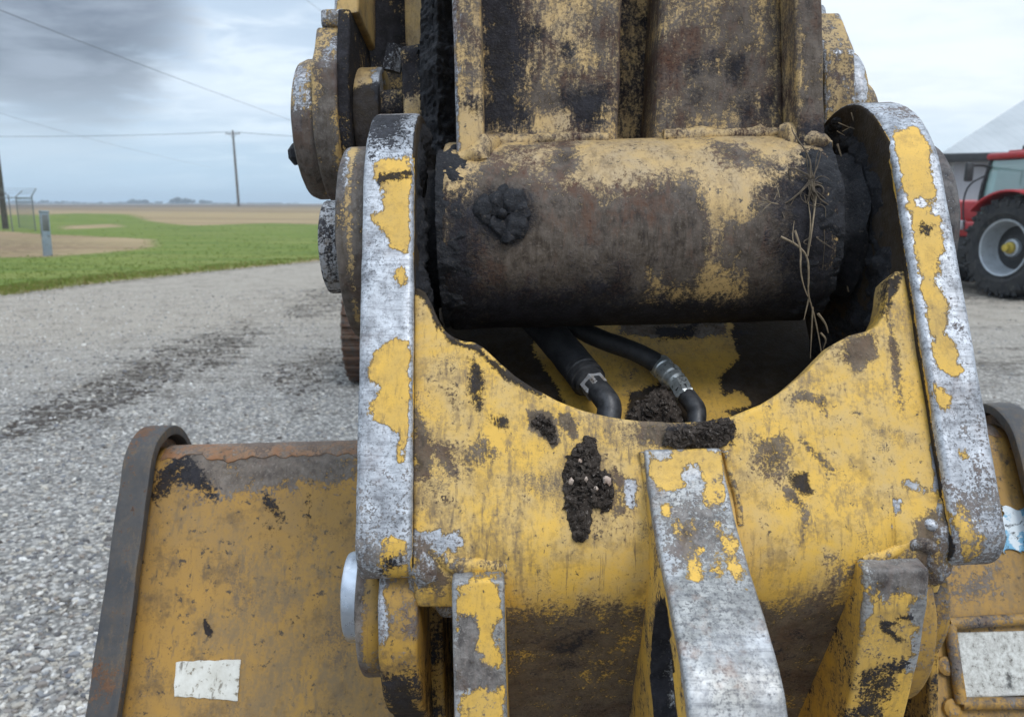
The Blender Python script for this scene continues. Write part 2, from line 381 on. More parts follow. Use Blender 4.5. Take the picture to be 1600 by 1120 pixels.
    gm = g.m('ADD', gm, g.m('MULTIPLY', g.m('SUBTRACT', n3, .5), .8)); gm = g.m('ADD', gm, g.m('MULTIPLY', g.m('SUBTRACT', n4, .5), .4)); gm = g.rg(gm, .44-osoft*.5, .44+osoft*.5)
    gc = g.mix(g.rg(n1, .42, .66), grime, tuple(c*2.2+.004 for c in grime)); gc = g.mix(g.rg(n3, .58, .74, 0, .5), gc, (.075, .065, .055))
    col = g.mix(g.m('MULTIPLY', gm, .95), col, gc)
    ro = g.mix(chip_m, g.mix(n2, (rough,)*3, (rough+.2,)*3), g.mix(n3, (.42,)*3, (.62,)*3)); ro = g.mix(om, ro, (.68,)*3); ro = g.mix(gm, ro, g.mix(n1, (.62,)*3, (.92,)*3)); spc = g.m('MULTIPLY', g.m('SUBTRACT', 1.0, g.m('MULTIPLY', g.m('MAXIMUM', gm, om), .62)), .42)
    met = g.m('MULTIPLY', g.m('MULTIPLY', chip_m, .45), g.m('MULTIPLY', g.m('SUBTRACT', 1.0, om), g.m('SUBTRACT', 1.0, gm)))
    h = g.m('ADD', g.m('MULTIPLY', g.m('SUBTRACT', 1.0, g.rg(ch, .46, .52)), .55), g.m('MULTIPLY', n3, .16)); h = g.m('ADD', h, g.m('MULTIPLY', n1, .35))
    h = g.m('ADD', h, g.m('MULTIPLY', gm, g.m('MULTIPLY', n3, 2.2))); h = g.m('ADD', h, g.m('MULTIPLY', om, g.m('MULTIPLY', n3, 1.0)))
    bp = g.n('ShaderNodeBump', {'Strength': .55, 'Distance': .0012, 'Height': h}).outputs[0]
    setin(g, b, Base_Color=col, Roughness=ro, Metallic=met, Normal=bp, Specular_IOR_Level=spc)
    return m
def plain(name, c1, c2, scale=20, rough=.6, metal=0.0, bump=.3, dist=.004, spec=.4, c3=None, s3=120, t3=.6):
    m, g, b = mat_new(name); co = g.n('ShaderNodeTexCoord').outputs['Object']
    n = g.noise(co, scale, 6, .65); n2 = g.noise(co, scale*6, 4, .6); col = g.mix(g.rg(n, .35, .65), c1, c2)
    if c3: col = g.mix(g.rg(g.noise(co, s3, 5, .65), t3, t3+.08), col, c3)
    bp = g.n('ShaderNodeBump', {'Strength': bump, 'Distance': dist, 'Height': g.m('ADD', n, g.m('MULTIPLY', n2, .4))}).outputs[0]
    setin(g, b, Base_Color=col, Roughness=g.rg(n2, .3, .7, rough-.1, rough+.12), Metallic=metal, Normal=bp, Specular_IOR_Level=spec); return m
YEL = (.64, .385, .066)
M = {}
M['coupler'] = steel('worn_yellow_steel', YEL, dust=(.50, .36, .15), dust_amt=.30, metal=(.22, .23, .25), metal2=(.53, .555, .595), mblot=.15, chip=.36)
M['rib'] = steel('rubbed_yellow_steel', YEL, dust=(.48, .35, .16), dust_amt=.35, metal=(.20, .20, .192), metal2=(.41, .405, .385), mblot=.55, chip=.42, scuff=.45, rust=.4)
M['plate'] = steel('scuffed_yellow_steel', YEL, dust=(.50, .37, .19), dust_amt=.6, stain=.45, scratch=.7, speck=.67, scuff=.95, streak=.35, chip=.36, osoft=.24, oxide=((.042, .034, .030), (.165, .130, .098)))
M['under'] = steel('grimy_shaded_yellow_steel', (.40, .23, .04), dust=(.20, .13, .06), dust_amt=.6, stain=.8, speck=.64, rust=.3)  # paint darkened for the shade of the underside, besides the grime
M['link'] = steel('dusty_tan_steel', (.47, .315, .13), dust=(.37, .28, .17), dust_amt=.85, osoft=.34, stain=.5, streak=.7, scratch=.4, speck=.64, rust=.4, oxide=((.022, .019, .021), (.125, .105, .092)), scuff=.8, ored=.95, onoise=1.9)  # dark oxide carries the link's underside shade as well as dirt
M['rear'] = steel('weathered_yellow_steel', (.47, .31, .11), dust=(.33, .26, .17), dust_amt=.6, stain=.6, rust=.25, scuff=.7, oxide=((.035, .031, .032), (.14, .128, .12)))
M['bucket'] = steel('dull_ochre_steel', (.37, .205, .042), dust=(.28, .18, .075), dust_amt=.5, scuff=.85, stain=.7, scratch=.6, speck=.635, fine=.6, rust=.4, oxide=((.07, .062, .06), (.20, .175, .155)), streak=.3)
M['darksteel'] = steel('blackened_steel', (.042, .043, .047), dust=(.085, .078, .072), dust_amt=.6, metal=(.08, .08, .08), metal2=(.16, .16, .165), stain=.3, scratch=.5, rust=.5, oxide=((.09, .045, .026), (.17, .095, .055)), streak=.2)
M['pin'] = steel('worn_pin_steel', (.30, .31, .33), dust=(.42, .43, .46), dust_amt=.8, metal=(.2, .2, .22), metal2=(.6, .62, .66), speck=.60, stain=.3, scuff=.5)
M['bright'] = plain('galvanised_pin', (.52, .55, .60), (.34, .37, .42), 30, .32, .8, .15, .001, c3=(.08, .08, .09), s3=90, t3=.66)
M['grease'] = plain('black_grease', (.006, .007, .010), (.020, .020, .024), 90, .72, 0, .9, .004, .35, c3=(.060, .052, .046), s3=320, t3=.59)
M['soil'] = plain('dried_soil', (.022, .017, .014), (.075, .060, .050), 90, .9, 0, .9, .004, .2, c3=(.24, .21, .185), s3=340, t3=.60)
M['stone'] = plain('small_stone', (.30, .20, .15), (.45, .37, .31), 120, .8, 0, .3, .001)
M['straw'] = plain('dry_straw', (.13, .10, .065), (.26, .20, .13), 120, .8, 0, .2, .001)
M['rubber'] = plain('hose_rubber', (.016, .017, .020), (.035, .036, .040), 60, .6, 0, .5, .0015)
M['zinc'] = plain('zinc_fitting', (.38, .42, .43), (.60, .64, .66), 160, .38, .75, .3, .0006, c3=(.04, .04, .04), s3=220, t3=.58)
M['elbow'] = plain('black_fitting', (.030, .031, .035), (.075, .077, .082), 110, .45, .35, .3, .0008)
def m_label():
    m, g, b = mat_new('faded_white_sticker'); co = g.n('ShaderNodeTexCoord').outputs['Object']
    n = g.noise(co, 22, 6, .7); n2 = g.noise(co, 120, 5, .7); s = g.noise(g.mp(co, (1, .5, .2), rot=(0, .7, 0)), 90, 4, .6)
    c = g.mix(g.rg(n, .4, .65), (.66, .65, .60), (.50, .48, .42)); c = g.mix(g.rg(n2, .57, .66), c, (.20, .17, .12)); c = g.mix(g.rg(s, .60, .66, 0, .8), c, (.14, .12, .09))
    setin(g, b, Base_Color=c, Roughness=.7, Normal=g.n('ShaderNodeBump', {'Strength': .3, 'Distance': .001, 'Height': n2}).outputs[0]); return m
M['label'] = m_label()
def m_decal():
    m, g, b = mat_new('worn_blue_white_decal'); co = g.n('ShaderNodeTexCoord').outputs['Object']
    n = g.noise(co, 26, 6, .7); c = g.mix(g.rg(n, .50, .54), (.62, .68, .72), (.16, .38, .55)); c = g.mix(g.rg(g.noise(co, 34, 6, .7, 1), .56, .60), c, (.03, .035, .04))
    setin(g, b, Base_Color=c, Roughness=.55); return m
M['decal'] = m_decal()
def m_plate():
    m, g, b = mat_new('pitted_white_plate'); co = g.n('ShaderNodeTexCoord').outputs['Object']
    n = g.noise(co, 130, 7, .78, .1); n2 = g.noise(co, 22, 6, .7); c = g.mix(g.rg(n, .40, .60), (.62, .62, .59), (.34, .33, .30)); c = g.mix(g.rg(n, .57, .66), c, (.08, .07, .06)); c = g.mix(g.rg(n2, .58, .66, 0, .9), c, (.03, .03, .028))
    setin(g, b, Base_Color=c, Roughness=.6, Metallic=.15, Normal=g.n('ShaderNodeBump', {'Strength': .6, 'Distance': .003, 'Height': n}).outputs[0]); return m
M['plateface'] = m_plate()

# ------------------------------------------------------------------ ground
def m_ground():
    m, g, b = mat_new('gravel_and_grass'); co = g.n('ShaderNodeNewGeometry').outputs['Position']
    sp = g.n('ShaderNodeSeparateColor', {0: g.n('ShaderNodeAttribute', attribute_name='zone').outputs['Color']})
    L = g.n('ShaderNodeVectorMath', {0: co}, operation='LENGTH').outputs['Value']
    big = g.noise(co, .35, 5, .6); mid = g.noise(co, 2.2, 6, .65); fn = g.noise(co, 9, 6, .7); vf = g.noise(co, 60, 4, .6)
    # gravel: stones of several sizes
    v1c = g.vor(co, 34, out=1); v1d = g.vor(co, 34, out=0); v2c = g.vor(co, 85, out=1)
    s1 = g.n('ShaderNodeSeparateColor', {0: v1c}).outputs[0]; s2 = g.n('ShaderNodeSeparateColor', {0: v2c}).outputs[1]
    gr = g.mix(s1, (.165, .157, .147), (.55, .525, .485)); gr = g.mix(.45, gr, g.mix(s2, (.11, .105, .10), (.60, .565, .515)))
    gr = g.mix(g.m('MULTIPLY', g.rg(v1d, .30, .62), .6), gr, (.05, .05, .05))
    gr = g.mix(g.rg(mid, .5, .68, 0, .35), gr, (.15, .135, .12))
    fines = g.mix(g.rg(g.m('ADD', g.m('MULTIPLY', fn, .5), g.m('MULTIPLY', vf, .5)), .40, .60), (.41, .355, .285), (.25, .22, .18)); fines = g.mix(g.rg(mid, .48, .66, 0, .6), fines, (.22, .185, .145))
    far = g.m('ADD', g.rg(L, 5.0, 13.5, 0, .95), g.m('ADD', g.m('MULTIPLY', g.m('SUBTRACT', big, .5), .9), g.m('MULTIPLY', g.m('SUBTRACT', fn, .5), .5)))
    gr = g.mix(g.rg(far, .2, .8), gr, g.mix(.25, fines, gr))
    mud = g.m('ADD', sp.outputs[2], g.m('ADD', g.m('MULTIPLY', g.m('SUBTRACT', fn, .5), 1.5), g.m('ADD', g.m('MULTIPLY', g.m('SUBTRACT', mid, .5), 1.3), g.m('MULTIPLY', g.m('SUBTRACT', g.noise(g.mp(co, (.5, 3.2, 1), rot=(0, 0, .75)), 2.2, 4, .65), .5), 2.3))))
    mud = g.m('ADD', mud, g.m('MULTIPLY', g.m('SUBTRACT', .5, s1), .45)); gr = g.mix(g.rg(mud, .28, .92, 0, .92), gr, g.mix(g.rg(vf, .4, .7), (.032, .026, .020), (.105, .088, .070)))
    # vegetation
    gs = g.noise(g.mp(co, (.15, 1, 1)), 1.3, 6, .65)
    green = g.mix(g.rg(g.m('ADD', g.m('MULTIPLY', gs, .5), g.m('MULTIPLY', fn, .5)), .38, .62), (.066, .108, .012), (.150, .192, .026))
    green = g.mix(g.rg(g.noise(g.mp(co, (.25, 1, 1)), .55, 5, .65), .46, .66, 0, .8), green, (.185, .20, .045))
    tan = g.mix(g.rg(gs, .35, .65), (.36, .265, .145), (.26, .20, .095)); tan = g.mix(g.rg(fn, .50, .66, 0, .45), tan, (.20, .135, .08)); tan = g.mix(g.m('MULTIPLY', sp.outputs[2], g.rg(mid, .35, .6)), tan, (.10, .062, .036)); tan = g.mix(g.rg(g.noise(g.mp(co, (.06, 1, 1)), .16, 4, .6), .48, .58, 0, .6), tan, (.19, .12, .07))
    frg = g.m('MULTIPLY', g.rg(sp.outputs[0], .62, .99, 1, 0), .55)
    dry = g.m('ADD', g.m('MAXIMUM', sp.outputs[1], frg), g.m('ADD', g.m('MULTIPLY', g.m('SUBTRACT', gs, .5), .7), g.m('MULTIPLY', g.m('SUBTRACT', fn, .5), .4)))
    veg = g.mix(g.rg(dry, .38, .62), green, tan)
    veg = g.mix(g.rg(L, 95, 135), veg, (.15, .125, .105))
    vm = g.rg(g.m('ADD', sp.outputs[0], g.m('ADD', g.m('MULTIPLY', g.m('SUBTRACT', mid, .5), .5), g.m('MULTIPLY', g.m('SUBTRACT', fn, .5), .5))), .44, .56)
    edge = g.rg(g.m('ABSOLUTE', g.m('SUBTRACT', sp.outputs[0], .47)), 0, .17, .95, 0)
    col = g.mix(vm, gr, veg); col = g.mix(g.m('MULTIPLY', edge, g.rg(fn, .42, .6)), col, (.050, .042, .026))
    h = g.m('ADD', g.m('MULTIPLY', g.m('SUBTRACT', 1.0, v1d), .8), g.m('ADD', g.m('MULTIPLY', fn, 1.2), g.m('MULTIPLY', vf, .5)))
    bp = g.n('ShaderNodeBump', {'Strength': .8, 'Distance': .02, 'Height': h}).outputs[0]
    setin(g, b, Base_Color=col, Roughness=.9, Normal=bp, Specular_IOR_Level=.25); return m
M['ground'] = m_ground()
def terrain_z(x, y):
    r = np.hypot(x, y); t = np.clip((r-70)/60, 0, 1); return 1.15*t*t*(3-2*t)
def gpoly(pts):
    out = []; ts = np.geomspace(1.5, 2500, 900)
    for px, py in pts:
        d = ray(px, py); Q = CAM+ts[:, None]*d; hit = np.nonzero(Q[:, 2] <= terrain_z(Q[:, 0], Q[:, 1]))[0]; out.append(Q[hit[0] if len(hit) else -1][:2])
    return out
VEG = gpoly([(-500, 520), (0, 463), (130, 446), (260, 432), (400, 418), (500, 408), (640, 398), (760, 392), (760, 319.2), (-900, 319.2)])
DRY = [gpoly([(-900, 319.2), (760, 319.2), (760, 344), (500, 351), (420, 349), (300, 353), (235, 346), (205, 335), (120, 334), (60, 336), (-900, 340)]),
       gpoly([(-300, 366), (0, 361), (60, 366), (240, 374), (238, 386), (180, 394), (80, 402), (-300, 406)]),
       gpoly([(100, 353), (180, 350), (190, 355), (100, 359)]), gpoly([(440, 412), (505, 404), (640, 396), (640, 402), (500, 413)])]
MUD = [(gpoly([(-40, 700), (0, 660), (90, 615), (180, 580), (260, 540), (380, 505), (420, 520), (380, 560), (300, 592), (200, 640), (90, 680)]), .80),
       (gpoly([(430, 500), (470, 455), (560, 440), (560, 480), (520, 500)]), .75), (gpoly([(390, 590), (430, 560), (560, 540), (560, 600), (450, 630)]), .62),
       (gpoly([(1480, 420), (1600, 410), (1700, 470), (1480, 470)]), .8), (gpoly([(1500, 560), (1640, 540), (1640, 600), (1520, 600)]), .6),
       (gpoly([(-200, 372), (60, 372), (180, 383), (60, 400), (-200, 402)]), .8), (gpoly([(90, 960), (200, 900), (260, 860), (240, 900), (120, 1000)]), .55)]
def make_ground():
    rr = np.concatenate([[0.05], np.geomspace(.6, 2600, 500)])
    an = np.concatenate([np.linspace(-52, 52, 230), np.linspace(56, 304, 50)])
    a = np.radians(an); Xg = np.outer(rr, np.sin(a)); Yg = np.outer(rr, np.cos(a)); x, y = Xg.ravel(), Yg.ravel()
    z = terrain_z(x, y)+np.array([mnoise.noise(Vector((p*.35, q*.35, 0)))*.035+mnoise.noise(Vector((p*2.1, q*2.1, 3)))*.012 for p, q in zip(x, y)])*np.clip(1-np.hypot(x, y)/60, 0, 1)
    U = np.stack([x, y], 1); r = np.hypot(x, y); D = np.maximum(.35, r*.012)
    zv = np.clip(.5+sdf(VEG, U)/(2*np.maximum(1.3, r*.012)), 0, 1); zd = np.zeros(len(x)); zm = np.zeros(len(x))
    for p in DRY: zd = np.maximum(zd, np.clip(.5+sdf(p, U)/(2*np.maximum(1.2, r*.03)), 0, 1))
    for p, v in MUD: zm = np.maximum(zm, v*np.clip(.5+sdf(p, U)/(2*np.maximum(.55, r*.06)), 0, 1))
    na, nr = len(an), len(rr); Fc = []
    for i in range(nr-1):
        for j in range(na):
            k = (j+1) % na; Fc.append((i*na+j, i*na+k, (i+1)*na+k, (i+1)*na+j))
    Fc.append(tuple(range(na)))
    me = bpy.data.meshes.new('ground'); me.from_pydata(np.stack([x, y, z], 1).tolist(), [], Fc)
    bm = bmesh.new(); bm.from_mesh(me); bmesh.ops.recalc_face_normals(bm, faces=bm.faces); bm.to_mesh(me); bm.free()
    if me.polygons[10].normal.z < 0: me.flip_normals()
    at2 = me.attributes.new('zone', 'FLOAT_COLOR', 'POINT'); at2.data.foreach_set('color', np.stack([zv, zd, zm, np.ones_like(zv)], 1).astype(np.float32).ravel())
    me.materials.append(M['ground']); me.shade_smooth(); o = link_mesh('ground', me, None); o['kind'] = 'structure'; return o
make_ground()
def gz(x, y): return float(terrain_z(np.array([x]), np.array([y]))[0]) + (mnoise.noise(Vector((x*.35, y*.35, 0)))*.035+mnoise.noise(Vector((x*2.1, y*2.1, 3)))*.012)*max(0, min(1, 1-math.hypot(x, y)/60))
def scatter_stones():
    m, g, b = mat_new('gravel_stones'); rnd = g.n('ShaderNodeAttribute', attribute_name='tone').outputs['Fac']
    col = g.n('ShaderNodeValToRGB', {0: rnd}); cr = col.color_ramp; cr.elements[0].color = (.045, .034, .026, 1); cr.elements[1].color = (.72, .71, .68, 1)
    for p, c in ((.18, (.15, .16, .18, 1)), (.28, (.24, .20, .165, 1)), (.38, (.20, .21, .225, 1)), (.48, (.40, .36, .30, 1)), (.56, (.345, .335, .32, 1)), (.66, (.50, .46, .39, 1)), (.76, (.46, .46, .46, 1)), (.88, (.60, .57, .52, 1))): cr.elements.new(p).color = c
    co = g.n('ShaderNodeTexCoord').outputs['Object']; setin(g, b, Base_Color=g.mix(g.rg(g.noise(co, 90, 4, .6), .4, .7, 0, .5), col.outputs[0], (.16, .15, .145)), Roughness=.85, Specular_IOR_Level=.3)
    V0, F0 = ico(1); Vs, Fs, T = [], [], []; n = 0
    N = 26000
    XY = []
    for i in range(N):
        d = 1.9+13*random.random()**2.6; px = random.uniform(-80, 640) if random.random() < .93 else random.uniform(1460, 1680)
        dirx = (px-800)/FPX/math.cos(PITCH)*.97; y = d; x = dirx*d*1.03
        XY.append((x, y))
    XY = np.array(XY); mzs = np.max([v*(sdf(p, XY) > -.05) for p, v in MUD], 0)
    for (x, y), mz in zip(XY, mzs):
        if random.random() < mz*.40: continue
        s = random.choice((.005, .006, .007, .009, .009, .012, .012, .015))*random.uniform(.7, 1.3); A = rng.normal(size=(3, 3))*.22+np.eye(3)
        q = (V0*np.array([1, random.uniform(.7, 1), random.uniform(.5, .8)])*s)@A
        q = q+np.array([x, y, gz(x, y)+s*.15]); Vs.append(q); Fs += [(a+n, b_+n, c+n) for a, b_, c in F0]; n += len(q); T += [random.betavariate(1.5, 1.6)]*len(q)
    k = 0
    while k < 1300:          # clods and ridges in the muddy wheel tracks
        px, py = random.uniform(-30, 560), random.uniform(440, 700); p = ground(px, py); mz = max(v*float(sdf(q_, p[None, :2])[0] > .08) for q_, v in MUD[:3])
        if random.random() > mz*.9: continue
        s = random.choice((.008, .010, .014, .020))*random.uniform(.6, 1.2); q = (V0*np.array([1.3, 1, .8])*s)*(1+.25*rng.normal(size=(len(V0), 1)))+np.array([p[0], p[1], gz(p[0], p[1])]); Vs.append(q); Fs += [(a+n, b_+n, c+n) for a, b_, c in F0]; n += len(q); T += [random.uniform(-.05, .05)]*len(q); k += 1
    me = bpy.data.meshes.new('gravel'); me.from_pydata(np.concatenate(Vs).tolist(), [], Fs); me.materials.append(m)
    a = me.attributes.new('tone', 'FLOAT', 'POINT'); a.data.foreach_set('value', np.array(T, np.float32)); o = link_mesh('gravel', me, None); o['kind'] = 'stuff'
scatter_stones()
def scatter_grass():
    m, g, b = mat_new('grass_blades'); t = g.n('ShaderNodeAttribute', attribute_name='tone').outputs['Fac']
    setin(g, b, Base_Color=g.mix(g.rg(t, .5, 1), g.mix(g.rg(t, 0, .5), (.060, .098, .012), (.135, .172, .026)), (.22, .175, .07)), Roughness=.7, Specular_IOR_Level=.2)
    Vs, Fs, T = [], [], []; n = 0
    U = []
    while len(U) < 20000:
        px = random.uniform(-60, 640); py = 336+ (470-336)*random.random()**.55
        p = ground(px, py); U.append(p[:2])
    U = np.array(U); sv = sdf(VEG, U); sdry = np.max([sdf(p, U) for p in DRY], 0)
    for (x, y), s_, dr in zip(U, sv, sdry):
        if s_ < -.15+random.random()*.5 or dr > .5 or (s_ > 1.6 and random.random() < .75): continue
        L = math.hypot(x, y); edge = s_ < 1.3; h = random.uniform(.015, .04)*(1.8 if edge else 1)*(1+L/120)
        tone = random.uniform(.25, .95) if edge else random.uniform(0, .6); z = gz(x, y)
        for k in range(3):
            a = random.uniform(0, 6.28); w = .004*(1+L/12); dx, dy = math.cos(a), math.sin(a); ox, oy = x+random.gauss(0, .04), y+random.gauss(0, .04); ln = h*random.uniform(.2, .8)
            Vs += [(ox-w, oy, z-.01), (ox+w, oy, z-.01), (ox+dx*ln+w*.2, oy+dy*ln, z+h)]; Fs.append((n, n+1, n+2)); n += 3; T += [tone]*3
    me = bpy.data.meshes.new('grass'); me.from_pydata(Vs, [], Fs); me.materials.append(m)
    a = me.attributes.new('tone', 'FLOAT', 'POINT'); a.data.foreach_set('value', np.array(T, np.float32)); o = link_mesh('grass', me, None); o['kind'] = 'stuff'
scatter_grass()

# ================================================================== the quick coupler
A0 = at(1005, 364, .84)                                   # middle of the upper pin
F = Frame(A0, (-.108, 4, 1)); F.O = A0 - .13*F.W          # w = 0 is the plane of the two front edges
K = Frame(A0, (-.028, 1, 0.0))                            # the link that hangs in the coupler
def fx(px, py, w=0.0): return F.on(px, py, w)[0]
def fv(px, py, w=0.0): return F.on(px, py, w)[1]
def kx(px, py, w=0.0): return K.on(px, py, w)[0]
def kv(px, py, w=0.0): return K.on(px, py, w)[1]
def onx(Fr, px, py, x):                                   # where the ray of a traced point meets the plane x = const of a part
    d = ray(px, py); t = ((Fr.O+Fr.X*x-CAM)@Fr.X)/(d@Fr.X); l = Fr.loc(CAM+d*t); return l[1], l[2]
cb = F.P(0.02, -.42, .12); coupler = empty('quick_coupler', cb, 'worn yellow steel coupler with two tall side plates and hoses in its scooped hollow', 'quick coupler')
xl0, xl1 = fx(561, 520), fx(645, 520); xr0, xr1 = fx(1441, 520), fx(1520, 520)
vbl, vbr = fv(600, 905), fv(1520, 884)
def ear_prof(vb, R=.13, Rb=.03):
    a = np.linspace(math.pi, 0, 26); arc = [(R*math.sin(t), .13+R*math.cos(t)) for t in a]     # front, over the top, to the back
    arc = [(v, w) for v, w in arc]
    low = rpoly([(vb+.12, .235), (vb, .20, .04), (vb, .0, Rb), (vb+.12, 0.0)], 8)
    return np.array(arc + [tuple(p) for p in low])
def ear(vb, x0, x1, inner, marks, base, label):
    geo = Geo(); geo.add(*prism(F, ear_prof(vb), x0, x1, .005, .005, front=lambda V: (V[:, 2] < .05), ncap=22))
    xi = x1 if inner > 0 else x0
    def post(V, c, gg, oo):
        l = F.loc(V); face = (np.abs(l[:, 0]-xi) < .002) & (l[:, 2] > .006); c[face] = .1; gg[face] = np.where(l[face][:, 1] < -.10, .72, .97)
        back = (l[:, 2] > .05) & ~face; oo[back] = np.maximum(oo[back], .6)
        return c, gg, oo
    o = build('side_plate', geo, M['coupler'], coupler, base, marks, post, angle=40, jitter=.0006, jscale=40); o['label'] = label; return o
LM = [('p', [(581, 246), (600, 252), (645, 248), (646, 402), (632, 402), (623, 388), (608, 382), (601, 362), (588, 352), (579, 342), (592, 322), (594, 302), (586, 288), (582, 268)]),
      ('p', [(619, 420), (628, 413), (635, 420), (634, 440), (627, 450), (619, 440)]),
      ('p', [(588, 545), (606, 532), (646, 530), (646, 690), (634, 700), (634, 722), (625, 722), (622, 702), (626, 680), (602, 668), (582, 655), (576, 632), (590, 612), (579, 590), (583, 565)]),
      ('p', [(600, 842), (616, 846), (648, 842), (648, 872), (630, 884), (624, 868), (596, 880), (586, 872)]),
      ('p', [(590, 892), (640, 880), (646, 902), (610, 906)]),
      ('g', [(560, 165), (650, 165), (650, 225), (622, 236), (600, 226), (580, 236), (566, 205)], .56, .03), ('g', [(590, 272), (646, 268), (646, 280), (592, 284)], .75, .006),
      ('o', [(556, 780), (650, 790), (650, 915), (552, 915)], .44, .05), ('o', [(556, 815), (590, 830), (600, 870), (590, 908), (556, 906)], .60, .04),
      ('g', [(600, 868), (622, 872), (622, 892), (596, 892)], .6, .01)]
RM = [('p', [(1390, 222), (1410, 205), (1432, 198), (1443, 215), (1452, 255), (1461, 292), (1464, 312), (1456, 325), (1470, 350), (1478, 372), (1470, 398), (1459, 415), (1474, 450), (1487, 480), (1482, 520), (1497, 545), (1508, 582), (1486, 588), (1462, 570), (1445, 500), (1434, 430), (1420, 330), (1403, 270)]),
      ('p', [(1450, 592), (1466, 605), (1481, 622), (1478, 645), (1466, 636), (1455, 615)]), ('p', [(1500, 708), (1512, 703), (1521, 711), (1512, 719), (1502, 717)]),
      ('p', [(1480, 790), (1500, 775), (1520, 800), (1532, 830), (1530, 870), (1500, 882), (1485, 860)]),
      ('c', [(1433, 317), (1439, 312), (1445, 316), (1441, 323), (1435, 322)]), ('c', [(1396, 278), (1404, 280), (1406, 292), (1400, 300)]),
      ('o', [(1340, 165), (1440, 165), (1440, 190), (1400, 215), (1370, 190)], .34, .03), ('o', [(1530, 770), (1580, 770), (1575, 880), (1530, 880)], .60, .05), ('o', [(1480, 830), (1580, 800), (1580, 890), (1480, 890)], .42, .04),
      ('g', [(1435, 345), (1455, 352), (1450, 368), (1436, 362)], .5, .006), ('o', [(1470, 600), (1540, 600), (1550, 680), (1500, 690)], .35, .03)]
earL = ear(vbl, xl0, xl1, +1, LM, (.85, 0, 0), 'side plate with a bare silvery edge and a few yellow paint islands')
earR = ear(vbr, xr0, xr1, -1, RM, (.85, 0, .08), 'side plate still wearing a long strip of yellow paint on its edge')
# pin bosses and pin ends on the outside of the ears
def turned(name, F_, c, prof, mat, parent, base, marks=None, jit=.0004, seg=72):
    geo = Geo(); geo.add(*lathe(F_, c, prof, seg, front=True)); return build(name, geo, mat, parent, base, marks, angle=40, jitter=jit, jscale=50)
d0 = fx(527, 368, .045); o = turned('pin_boss', F, (-.005, .13), cyl_prof(d0, xl0+.002, .102, .004, .004), M['rear'], earL, (.2, .1, .75), [('k', [(547, 225), (562, 225), (566, 510), (556, 500), (551, 400)], 1, .004), ('c', [(530, 230), (545, 232), (545, 300), (528, 320)], .7)])
turned('pin', F, (-.008, .13), cyl_prof(fx(499, 372, .09), d0+.002, .050, .003, .004), M['pin'], earL, (.35, .42, .2), None)
d1 = fx(1484, 300, .05); turned('pin_boss', F, (-.005, .13), cyl_prof(xr1-.002, d1, .096, .004, .004), M['rear'], earR, (.75, .1, .72))
turned('pin', F, (-.008, .13), cyl_prof(d1-.002, d1+.008, .050, .003, .004), M['pin'], earR, (.35, .4, .2))

# front plate with the scooped upper edge
TOP = [(640, 452), (652, 453), (664, 460), (673, 476), (683, 500), (694, 519), (708, 530), (722, 536), (742, 539), (758, 549), (780, 570), (805, 592), (835, 612), (870, 630), (910, 645), (950, 655), (1000, 662), (1050, 665), (1100, 663), (1145, 655), (1190, 636), (1230, 611), (1262, 584), (1285, 560), (1305, 541), (1330, 528), (1358, 521), (1373, 512), (1381, 495), (1386, 470), (1389, 440), (1402, 428), (1425, 422), (1445, 420)]
w0 = .013; tp = np.array([F.on(px, py, w0) for px, py in TOP]); VB = fv(900, 822, w0); RHO = .085; TH = R_(52)
def path(sv):
    l = np.maximum(VB-sv, 0); ph = np.minimum(l/RHO, TH); rest = np.maximum(l-RHO*TH, 0)
    v = np.where(sv >= VB, sv, VB-RHO*np.sin(ph)-rest*math.cos(TH)); return v, w0+RHO*(1-np.cos(ph))+rest*math.sin(TH)
def belly(xs, top, bot, nv, dw=0.0, lump=0.0):
    t = np.linspace(0, 1, nv)[None]; sv = top[:, None]*(1-t)+bot*t; v, w = path(sv); w = w+dw
    X = np.repeat(xs[:, None], nv, 1)
    return F.O+X[..., None]*F.X+v[..., None]*F.V+w[..., None]*F.W, np.stack([X, sv], 2)
rl0, rl1 = fx(706, 905, .01), fx(788, 905, .01); rr0, rr1 = fx(1347, 890, .01), fx(1448, 890, .01)
xs = np.linspace(xl1+.0015, xr0-.0015, 170); ins_ = np.clip((np.minimum(xs-rl0, rr1-xs)-.018)/.03, 0, 1)
P, UV = belly(xs, np.interp(xs, tp[:, 0], tp[:, 1]), (VB-RHO*TH*.92-.46*ins_)[:, None], 230)
UVb = UV[..., 1].ravel()
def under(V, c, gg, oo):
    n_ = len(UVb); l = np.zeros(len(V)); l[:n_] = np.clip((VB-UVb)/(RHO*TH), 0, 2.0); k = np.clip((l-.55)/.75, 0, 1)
    oo = np.maximum(oo, k*.70); gg = np.maximum(gg, k*.22); return c, gg, oo  # shade of the down-turned belly painted in along with its grime
sft = .004
